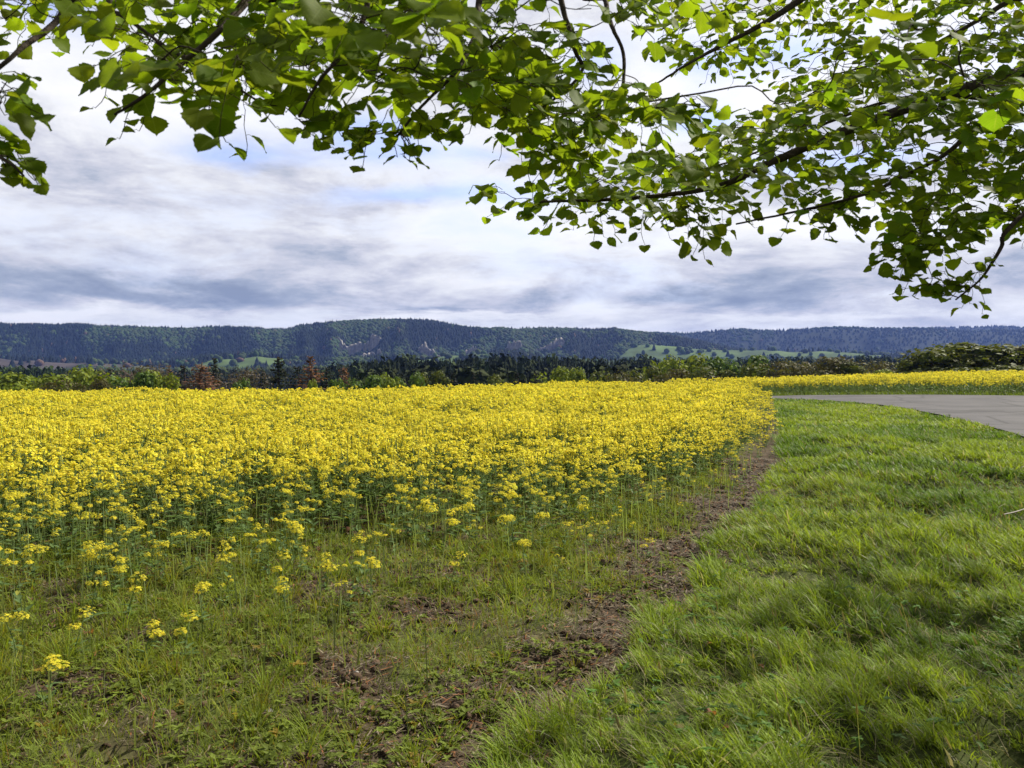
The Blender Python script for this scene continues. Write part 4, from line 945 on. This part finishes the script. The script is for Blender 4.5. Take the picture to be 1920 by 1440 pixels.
# ---------------------------------------------------------------- single small things lying in the grass and on the soil
def pebble(px, py, size, col, label):
    p = ground_at(px, py, hland); V = CLV * size * np.array([1.3, 1.0, .7]); me = mesh_data('pebble', V, CLT, M_stone, np.tile(col, (len(V), 1)))
    o = obj('pebble', me); o.location = p; o.rotation_euler[2] = px; md_ = o.modifiers.new('round', 'SUBSURF'); md_.levels = md_.render_levels = 2; tag(o, label, 'stone')
pebble(958, 1383, .035, (.42, .36, .33), 'pale pinkish pebble on bare soil next to the grass edge')
pebble(500, 1335, .03, (.20, .195, .21), 'bluish grey stone half sunk in dark soil among weeds')
pebble(668, 1262, .02, (.36, .34, .32), 'small whitish stone between sparse weeds')
pebble(278, 1290, .02, (.55, .50, .38), 'tiny cream stone in the brown weedy soil')
def dead_leaf(px, py, size, col, label, dz=.05):
    p = ground_at(px, py, hland); u = np.linspace(0, 1, 7); w = np.array([.05, .3, .46, .5, .42, .25, .02]); V = []; T = []
    for a_, b_ in zip(u, w):
        for sx in (-1, -.5, 0, .5, 1): V.append([sx * b_, a_, .35 * sx * sx * b_ + .22 * math.sin(a_ * 3.1) + .05 * math.sin(9 * a_ + sx * 3)])
    for k_ in range(6):
        for j in range(4): q_ = k_ * 5 + j; T += [[q_, q_ + 1, q_ + 6], [q_, q_ + 6, q_ + 5]]
    V = np.array(V) * size; me = mesh_data('dead_leaf', V, np.array(T), M_weed, np.tile(col, (len(V), 1)))
    o = obj('dead_leaf', me); o.location = p + np.array([0, 0, dz]); o.rotation_euler = (rng.uniform(.1, .7), rng.uniform(-.4, .4), rng.uniform(0, 6.28)); tag(o, label, 'leaf')
dead_leaf(1340, 1362, .06, (.22, .11, .055), 'russet curled dead leaf in the dark hollow of the grass')
dead_leaf(1352, 1392, .045, (.30, .15, .07), 'smaller brown dead leaf just below the russet curled one')
dead_leaf(1278, 1392, .05, (.42, .36, .14), 'yellowish withered leaf by the grass hollow')
dead_leaf(1322, 1230, .05, (.36, .24, .14), 'pale brown dead leaf on top of a grass tuft')
dead_leaf(172, 1205, .06, (.26, .14, .07), 'orange brown dead leaf among the low weeds')
dead_leaf(1432, 1272, .035, (.24, .13, .06), 'small orange dead leaf deep in the green grass')
dead_leaf(648, 1010, .09, (.14, .065, .04), 'dark red withered leaf in the russet soil patch')
dead_leaf(665, 1006, .08, (.13, .07, .045), 'brown red withered leaf beside the dark red one')
def stick(pts, rad, label, lift=.14):
    P = np.array([ground_at(*q_, hland) + np.array([0, 0, lift]) for q_ in pts]); V, T = tube(smooth_path(P, 4), rad, 6)
    c = V.mean(0); o = obj('twig', mesh_data('twig', V - c, T, M_straw, np.tile([.36, .33, .30], (len(V), 1)))); o.location = c; tag(o, label, 'twig')
stick([(1880, 984), (1905, 978), (1940, 966)], .006, 'bleached stick lying on the grass toward the road', .10)
# ---------------------------------------------------------------- the linden whose boughs hang over the view
r = np.random.default_rng(77)
LIN = empty('linden_tree', (5.6, 3.2, 0.0)); ORG = np.array([5.6, 3.2, 0.0])
tag(LIN, 'fresh green linden tree with boughs hanging over the field and the road', 'tree')
BARKC = np.array([.055, .042, .034]); TWIGC = np.array([.045, .032, .026])
P = smooth_path([(0, 0, -.2), (.03, .02, 1.2), (-.05, 0, 2.6), (.05, .1, 4.5), (.0, .2, 7.0)], 6); V, T = tube(P, np.interp(np.linspace(0, 1, len(P)), [0, .08, .3, 1], [.42, .31, .27, .15]), 14)
obj('trunk', mesh_data('trunk', V, T, M_bark, np.tile(BARKC * 1.3, (len(V), 1))), LIN)

def D(rows): return [at_depth(*q) for q in rows]
TR = lambda z: np.array([5.6, 3.2, z])
# boughs: world polylines with start and end radius; twigs are grown from them towards the leaf clusters
BOUGHS = [
    ('right', [TR(3.6)] + D([(2300, 20, 3.9), (1920, 134, 3.6), (1760, 182, 3.45), (1600, 240, 3.3), (1450, 302, 3.2), (1346, 349, 3.1), (1180, 372, 3.05), (1010, 378, 3.0)]), .038, .004),
    ('right2', D([(1960, 120, 3.65), (1876, 180, 3.5), (1803, 181, 3.6), (1712, 182, 3.7), (1640, 197, 3.75), (1540, 235, 3.8), (1437, 278, 3.7), (1340, 312, 3.6), (1240, 330, 3.6)]), .014, .003),
    ('right3', [TR(3.2)] + D([(2250, 120, 3.4), (1980, 170, 3.3), (1846, 228, 3.2), (1773, 289, 3.15), (1695, 330, 3.1), (1622, 364, 3.1), (1500, 395, 3.1), (1380, 420, 3.1)]), .018, .003),
    ('hanging', [TR(2.9)] + D([(2200, 260, 3.1), (1990, 350, 3.0), (1890, 430, 2.9), (1878, 462, 2.9), (1858, 496, 2.9), (1836, 526, 2.9), (1792, 562, 2.9)]), .014, .0028),
    ('top right', [TR(4.6)] + D([(2300, -260, 4.6), (1960, -30, 4.4), (1889, 4, 4.35), (1799, 58, 4.3), (1700, 105, 4.3), (1560, 140, 4.2)]), .03, .003),
    ('top right2', [TR(4.9)] + D([(2000, -330, 4.4), (1620, -80, 4.0), (1497, 2, 3.9), (1432, 44, 3.85), (1359, 82, 3.8), (1290, 120, 3.7), (1210, 170, 3.6)]), .03, .003),
    ('overhead', [TR(4.2), np.array([4.0, 2.7, 4.6]), np.array([2.4, 2.4, 4.5]), np.array([.8, 2.2, 4.1]), np.array([-.6, 2.1, 3.7]), np.array([-1.8, 2.0, 3.3]), np.array([-2.6, 2.0, 2.9])], .085, .012),
    ('twig a', [np.array([.8, 2.2, 4.1])] + D([(1040, -120, 2.5), (1052, 0, 2.4), (1070, 62, 2.35), (1079, 98, 2.3), (1092, 130, 2.3), (1060, 170, 2.3), (990, 220, 2.3)]), .012, .0025),
    ('twig b', [np.array([1.2, 2.25, 4.2])] + D([(1130, -120, 2.7), (1136, 2, 2.6), (1147, 48, 2.5), (1169, 102, 2.45), (1167, 175, 2.4), (1160, 205, 2.4), (1110, 250, 2.4)]), .011, .0025),
    ('twig c', [np.array([.2, 2.15, 3.9])] + D([(920, -120, 2.2), (893, 50, 2.1), (881, 88, 2.05), (850, 140, 2.0), (790, 200, 2.0), (745, 255, 2.0)]), .012, .0025),
    ('twig d', [np.array([-.6, 2.1, 3.7])] + D([(560, -120, 2.0), (463, 0, 1.9), (430, 38, 1.85), (401, 68, 1.8), (339, 121, 1.75), (270, 180, 1.7), (215, 215, 1.7)]), .014, .0025),
    ('twig e', [np.array([-.6, 2.1, 3.7])] + D([(240, -120, 2.0), (204, 5, 1.95), (235, 30, 1.9), (262, 52, 1.9), (330, 100, 1.85), (420, 150, 1.8), (500, 200, 1.8)]), .009, .0022),
    ('twig f', [np.array([-1.8, 2.0, 3.3])] + D([(140, -120, 1.9), (124, 6, 1.85), (98, 48, 1.8), (48, 84, 1.75), (2, 124, 1.7), (-60, 170, 1.65)]), .013, .003),
    ('twig g', [np.array([-2.6, 2.0, 2.9])] + D([(-300, 60, 1.9), (-180, 180, 1.75), (-60, 270, 1.65), (10, 300, 1.6), (45, 330, 1.6)]), .011, .002),
    ('twig h', [np.array([.2, 2.15, 3.9])] + D([(700, -140, 1.9), (690, 0, 1.8), (660, 80, 1.75), (600, 150, 1.75), (560, 220, 1.75)]), .011, .0022),
]
# regions of the view that the foliage fills: polygon, depth range, clusters, leaf size
PA = np.array([(-160, -120), (1330, -120), (1300, 20), (1190, 60), (1080, 110), (1040, 200), (1000, 250), (950, 230), (900, 195), (850, 185), (820, 225), (770, 230), (715, 220), (680, 165), (630, 140), (600, 190), (550, 195), (470, 185), (420, 165), (340, 158), (260, 178), (200, 165), (150, 120), (100, 60), (60, 90), (-20, 120), (-160, 170)], float)
PA2 = np.array([(190, -20), (960, -20), (930, 130), (830, 170), (640, 160), (430, 190), (250, 175), (180, 110)], float)
PM = np.array([(880, 60), (1110, 90), (1180, 190), (1270, 215), (1200, 240), (1120, 280), (1060, 300), (1010, 285), (940, 250), (900, 180)], float)
PB = np.array([(985, 375), (1090, 352), (1200, 312), (1300, 280), (1400, 245), (1470, 215), (1560, 160), (1700, 120), (2080, 20), (2080, 400), (1900, 420), (1800, 415), (1740, 445), (1700, 440), (1640, 395), (1540, 400), (1400, 385), (1330, 415), (1270, 400), (1120, 408), (1010, 390)], float)
PC = np.array([(1180, -120), (2050, -120), (2050, 60), (1850, 110), (1640, 170), (1480, 190), (1430, 150), (1290, 130), (1200, 80)], float)
PD = np.array([(1690, 420), (1960, 410), (1930, 440), (1800, 445), (1740, 500), (1690, 470)], float)
def fill(poly, n, d0, d1, mind, holes=()):
    lo, hi = poly.min(0), poly.max(0); out = []; tries = 0
    while len(out) < n and tries < 60000:
        tries += 1; q_ = r.uniform(lo, hi)
        if not inside(q_[:1], q_[1:], poly)[0]: continue
        if any(((q_[0] - hx) / sx) ** 2 + ((q_[1] - hy_) / sy) ** 2 < 1 for hx, hy_, sx, sy in holes): continue
        if any((q_[0] - a) ** 2 / 2.2 + (q_[1] - b) ** 2 < mind ** 2 for a, b, _ in out): continue
        out.append((q_[0], q_[1], r.uniform(d0, d1)))
    return out
HA = [(105, 92, 95, 40), (250, 60, 40, 22), (510, 40, 40, 22), (395, 40, 30, 16), (690, 110, 34, 16), (1140, 140, 60, 36), (880, 68, 34, 16), (230, 120, 36, 16)]
HB = [(1370, 195, 90, 46), (1480, 145, 34, 18), (1300, 180, 70, 30), (1700, 65, 110, 22), (1585, 50, 30, 16), (1460, 365, 50, 14), (1640, 335, 40, 12), (1850, 395, 50, 12), (1720, 305, 26, 10), (1760, 150, 30, 12)]
SETS = [(fill(PA, 165, 1.7, 2.7, 15, HA), .043, 6), (fill(PA2, 60, 1.6, 2.1, 18, HA), .043, 6), (fill(PM, 74, 2.0, 2.7, 14, HA), .044, 6), (fill(PB, 350, 2.8, 3.8, 11, HB), .046, 6), (fill(PC, 310, 3.6, 5.2, 11, HB), .046, 6), (fill(PD, 22, 2.8, 3.1, 12), .046, 5)]
SINGLE = [  # small hanging sprays that stand out against the sky
    (18, 190, 1.6, 3, .07), (8, 225, 1.55, 2, .075), (20, 318, 1.7, 3, .055), (36, 338, 1.7, 3, .055), (4, 308, 1.7, 3, .055), (578, 278, 1.9, 3, .065), (618, 262, 1.9, 3, .06), (700, 285, 2.0, 4, .058), (735, 290, 2.0, 3, .058), (772, 315, 2.0, 2, .06), (830, 272, 2.1, 3, .055), (790, 270, 2.1, 3, .055),
    (1262, 225, 2.0, 4, .07), (1285, 215, 2.0, 3, .07), (1040, 300, 2.5, 3, .055), (1070, 325, 2.6, 3, .05), (1120, 290, 2.5, 3, .06), (1100, 340, 2.6, 2, .045), (950, 378, 3.0, 5, .06), (1010, 402, 3.0, 4, .06), (1145, 428, 3.0, 4, .065), (1190, 430, 3.0, 4, .06), (1265, 428, 3.0, 3, .065), (1335, 440, 2.95, 4, .075), (1300, 415, 3.0, 3, .06), (1535, 440, 3.0, 4, .065), (1590, 428, 3.0, 4, .06), (1670, 470, 3.0, 5, .06), (1715, 490, 2.95, 5, .065), (1745, 515, 2.9, 5, .06), (1755, 480, 2.9, 4, .06),
    (1745, 572, 2.9, 4, .06), (1775, 570, 2.9, 4, .055), (1800, 580, 2.9, 3, .055), (1835, 570, 2.9, 5, .06), (1858, 535, 2.9, 2, .05), (1770, 590, 2.9, 2, .055),
    (1690, 95, 1.5, 2, .078), (1745, 75, 1.6, 2, .075), (1870, 190, 1.9, 3, .08), (1640, 130, 2.0, 3, .075), (1560, 190, 2.3, 3, .07), (790, 60, 1.35, 3, .08), (640, 60, 1.45, 4, .08), (720, 95, 1.5, 4, .075), (320, 150, 1.5, 4, .08), (430, 150, 1.45, 4, .08)]
# linden leaf: heart-shaped, toothed, drawn out to a tip, folded along the midrib
def linden_leaf(seed):
    q = np.random.default_rng(seed); s_ = np.array([0, .07, .16, .27, .38, .5, .62, .73, .83, .91, .96, 1.04]); w = np.array([.12, .42, .55, .61, .62, .59, .52, .43, .31, .17, .06, .0])
    V = []; U = []; T = []
    for k in range(len(s_)):
        for j, f in enumerate((-1, -.55, 0, .55, 1)):
            ww = w[k] * (1 + (.085 if (k + (j > 2)) % 2 else -.045) * (abs(f) == 1)); x = f * ww; y = s_[k] - (.13 * max(0, 1 - k / 2.2) * abs(f) ** .7)
            z = (.10 + .05 * seed) * abs(x) - (.04 + .05 * seed) * y * y + .05 * math.sin(6 * y + f * 3 + seed) * abs(f) + q.normal(0, .008)
            V.append([x, y, z]); U.append([f, s_[k], 0])
    for k in range(len(s_) - 1):
        for j in range(4): a = k * 5 + j; T += [[a, a + 1, a + 6], [a, a + 6, a + 5]]
    return np.array(V), np.array(T), np.array(U)
LEAVES = [linden_leaf(i) for i in range(4)]
# skeleton
SK = []; SKB = []
wood = [Acc() for _ in BOUGHS]; fol = [Acc() for _ in BOUGHS]
for b, (nm, pts, r0, r1) in enumerate(BOUGHS):
    Pb = smooth_path(pts, 8); n = len(Pb)
    Pb[2:-1] += r.normal(0, .006, (n - 3, 3)) * np.linalg.norm(np.diff(Pb, axis=0), axis=1)[1:-1, None] * 3
    V, T = tube(Pb, np.linspace(0, 1, n) ** .7 * (r1 - r0) + r0, 8 if r0 > .02 else 6); wood[b].add(V - ORG, T, BARKC)
    for i in range(n - 1):
        m = max(1, int(np.linalg.norm(Pb[i + 1] - Pb[i]) / .05))
        for u in np.arange(m) / m: SK.append(Pb[i] * (1 - u) + Pb[i + 1] * u); SKB.append(b)
CL = [(at_depth(px, py - 24, d), nl, sz) for st, sz, nl in SETS for px, py, d in st] + [(at_depth(px + r.normal(0, 13), py - 26 - 18 * (py > 500) - 10 * (px < 900) + r.normal(0, 9), d), nl, sz * .64) for px, py, d, nl, sz in SINGLE for q_ in range(3)]
# a few clusters just outside the view so that the boughs go on
for k in range(70):
    px, py = r.uniform(-500, 2700), r.uniform(-500, -130); CL.append((at_depth(px, py, r.uniform(2.0, 4.2)), 5, .05))
for k in range(40):
    px, py = r.uniform(2000, 2700), r.uniform(-200, 400); CL.append((at_depth(px, py, r.uniform(3.0, 4.2)), 5, .05))
SKA = np.array(SK); left = list(range(len(CL))); C0 = np.array([c[0] for c in CL])
dmin = np.array([np.linalg.norm(SKA - c, axis=1).min() for c in C0]); order = np.argsort(dmin)
SKA = list(SKA); SKB = list(SKB)
LM = [[] for _ in BOUGHS]
def add_leaf(b, pos, a, size):
    a = unit(a); nrm = np.array([0, 0, .85]) + r.normal(0, .36, 3) + np.array([0, -.42, 0]); nrm = unit(nrm - a * np.dot(nrm, a)); x = np.cross(a, nrm)
    LM[b].append((pos, np.stack([x, a, nrm], -1) * size))
for ci in order:
    c, nl, sz = CL[ci]; arr = np.array(SKA); dv = arr - c; cost = np.linalg.norm(dv * np.array([1, 1, 2.2]), axis=1); k = int(np.argmin(cost)); p0 = arr[k]; b = SKB[k]
    dist = np.linalg.norm(c - p0); mid = (p0 + c) / 2 + np.array([0, 0, .10]) * dist + r.normal(0, .06, 3) * dist
    tw = smooth_path([p0, (p0 + mid) / 2 + r.normal(0, .05, 3) * dist, mid, (mid + c) / 2 + r.normal(0, .05, 3) * dist, c], 3); rad = min(.0035, .0011 + dist * .004); V, T = tube(tw, np.linspace(rad, .0009, len(tw)), 5); wood[b].add(V - ORG, T, TWIGC)
    if dist > .06:
        for q_ in tw[3::2]: SKA.append(q_); SKB.append(b)
    out = unit(c - p0 + np.array([0, 0, -.02])); hor = unit(np.array([out[0], out[1], 0]) + 1e-6); side = np.array([-hor[1], hor[0], 0])
    # the tip zigzags on beyond the cluster point
    p = c - out * .03; sg = 1
    for j in range(nl):
        step = out * sz * .55 + r.normal(0, .006, 3) + np.array([0, 0, -.004 * j]); p2 = p + step
        V, T = tube([p, (p + p2) / 2 + side * .003 * sg, p2], [.0010, .0009, .0008], 4); wood[b].add(V - ORG, T, np.array([.07, .075, .02]))
        p = p2; sg = -sg; s2 = sz * r.uniform(.62, 1.2) * (1.0 if j < nl - 1 else .8)
        pd = unit(side * sg * r.uniform(.5, 1.0) + hor * r.uniform(0, .5) + np.array([0, 0, r.uniform(-.5, .15)])); pl_ = s2 * r.uniform(.35, .55); q_ = p + pd * pl_
        V, T = tube([p, (p + q_) / 2 + np.array([0, 0, .004]), q_], [.0007, .0006, .0006], 3); wood[b].add(V - ORG, T, np.array([.10, .13, .03]))
        add_leaf(b, q_, side * sg * r.uniform(.4, 1.0) + hor * r.uniform(.1, .8) + np.array([0, 0, r.uniform(-.75, .05)]), s2)
ca = Acc(); cl_ = Acc(); n = 700  # unseen crown lobes, added to dapple shade onto the verge grass
cc = np.array([[6.4, 7.4, 5.6], [5.4, 5.6, 6.2], [7.4, 6.0, 5.4], [6.6, 4.4, 7.0], [4.6, 3.0, 6.8], [6.4, 9.0, 5.2]]); rr_ = np.array([1.6, 1.2, 1.4, 1.5, 1.5, 1.2]); li = r.integers(0, 6, n)
Pq = cc[li] + unit(r.normal(0, 1, (n, 3))) * (rr_[li] * r.uniform(.25, 1, n) ** .6)[:, None] * np.array([1, 1, .65]); kq = Pq[:, 0] > .64 * Pq[:, 1] + .5; Pq = Pq[kq]; n = len(Pq)
for c0 in cc:
    V, T = tube(smooth_path([TR(4.8), (TR(5.2) + c0) / 2 + np.array([0, 0, .3]), c0], 6), np.linspace(.06, .012, 13), 7); ca.add(V - ORG, T, BARKC)
pv, pt, pu = LEAVES[1]; V, T, C = bake(pv, pt, np.ones((len(pv), 3)), frames(np.array([0, 0, 1.0]) + r.normal(0, .4, (n, 3)), r.uniform(0, 6.28, n), r.uniform(.09, .16, n)), Pq - ORG, np.array([.125, .195, .014]) * r.uniform(.8, 1.25, (n, 1)))
cb_ = obj('branch', ca.data('branch', M_bark), LIN); cl_.add(V, T, C, np.tile(pu, (n, 1))); obj('leaves', cl_.data('leaves', M_linden, uv=True), cb_)
for b, (nm, *_z) in enumerate(BOUGHS):
    br_ = obj('branch', wood[b].data('branch', M_bark), LIN)
    if LM[b]:
        Ps = np.array([q_[0] for q_ in LM[b]]) - ORG; Ms = np.array([q_[1] for q_ in LM[b]]); v = r.integers(0, 4, len(Ps)); acc = Acc()
        for j in range(4):
            s_ = v == j; n = s_.sum()
            if not n: continue
            pv, pt, pu = LEAVES[j]; tint = np.array([.125, .195, .014]) * r.uniform(.8, 1.25, (n, 1)) * (1 + r.normal(0, .06, (n, 3))); yg = r.random(n) < .22; tint[yg] *= np.array([1.32, 1.26, .9])
            V, T, C = bake(pv, pt, np.ones((len(pv), 3)), Ms[s_], Ps[s_], tint); acc.add(V, T, C, np.tile(pu, (n, 1)))
        obj('leaves', acc.data('leaves', M_linden, uv=True), br_)
# ---------------------------------------------------------------- picture
vs = SC.view_settings; vs.view_transform = 'Standard'; vs.look = 'None'; vs.exposure = 0.6; vs.gamma = 1.0; vs.use_curve_mapping = False
cy = SC.cycles; cy.max_bounces = 6; cy.diffuse_bounces = 3; cy.glossy_bounces = 2; cy.transmission_bounces = 4; cy.transparent_max_bounces = 8; cy.volume_bounces = 0
cy.caustics_reflective = False; cy.caustics_refractive = False; cy.use_denoising = True; cy.sample_clamp_indirect = 6.0
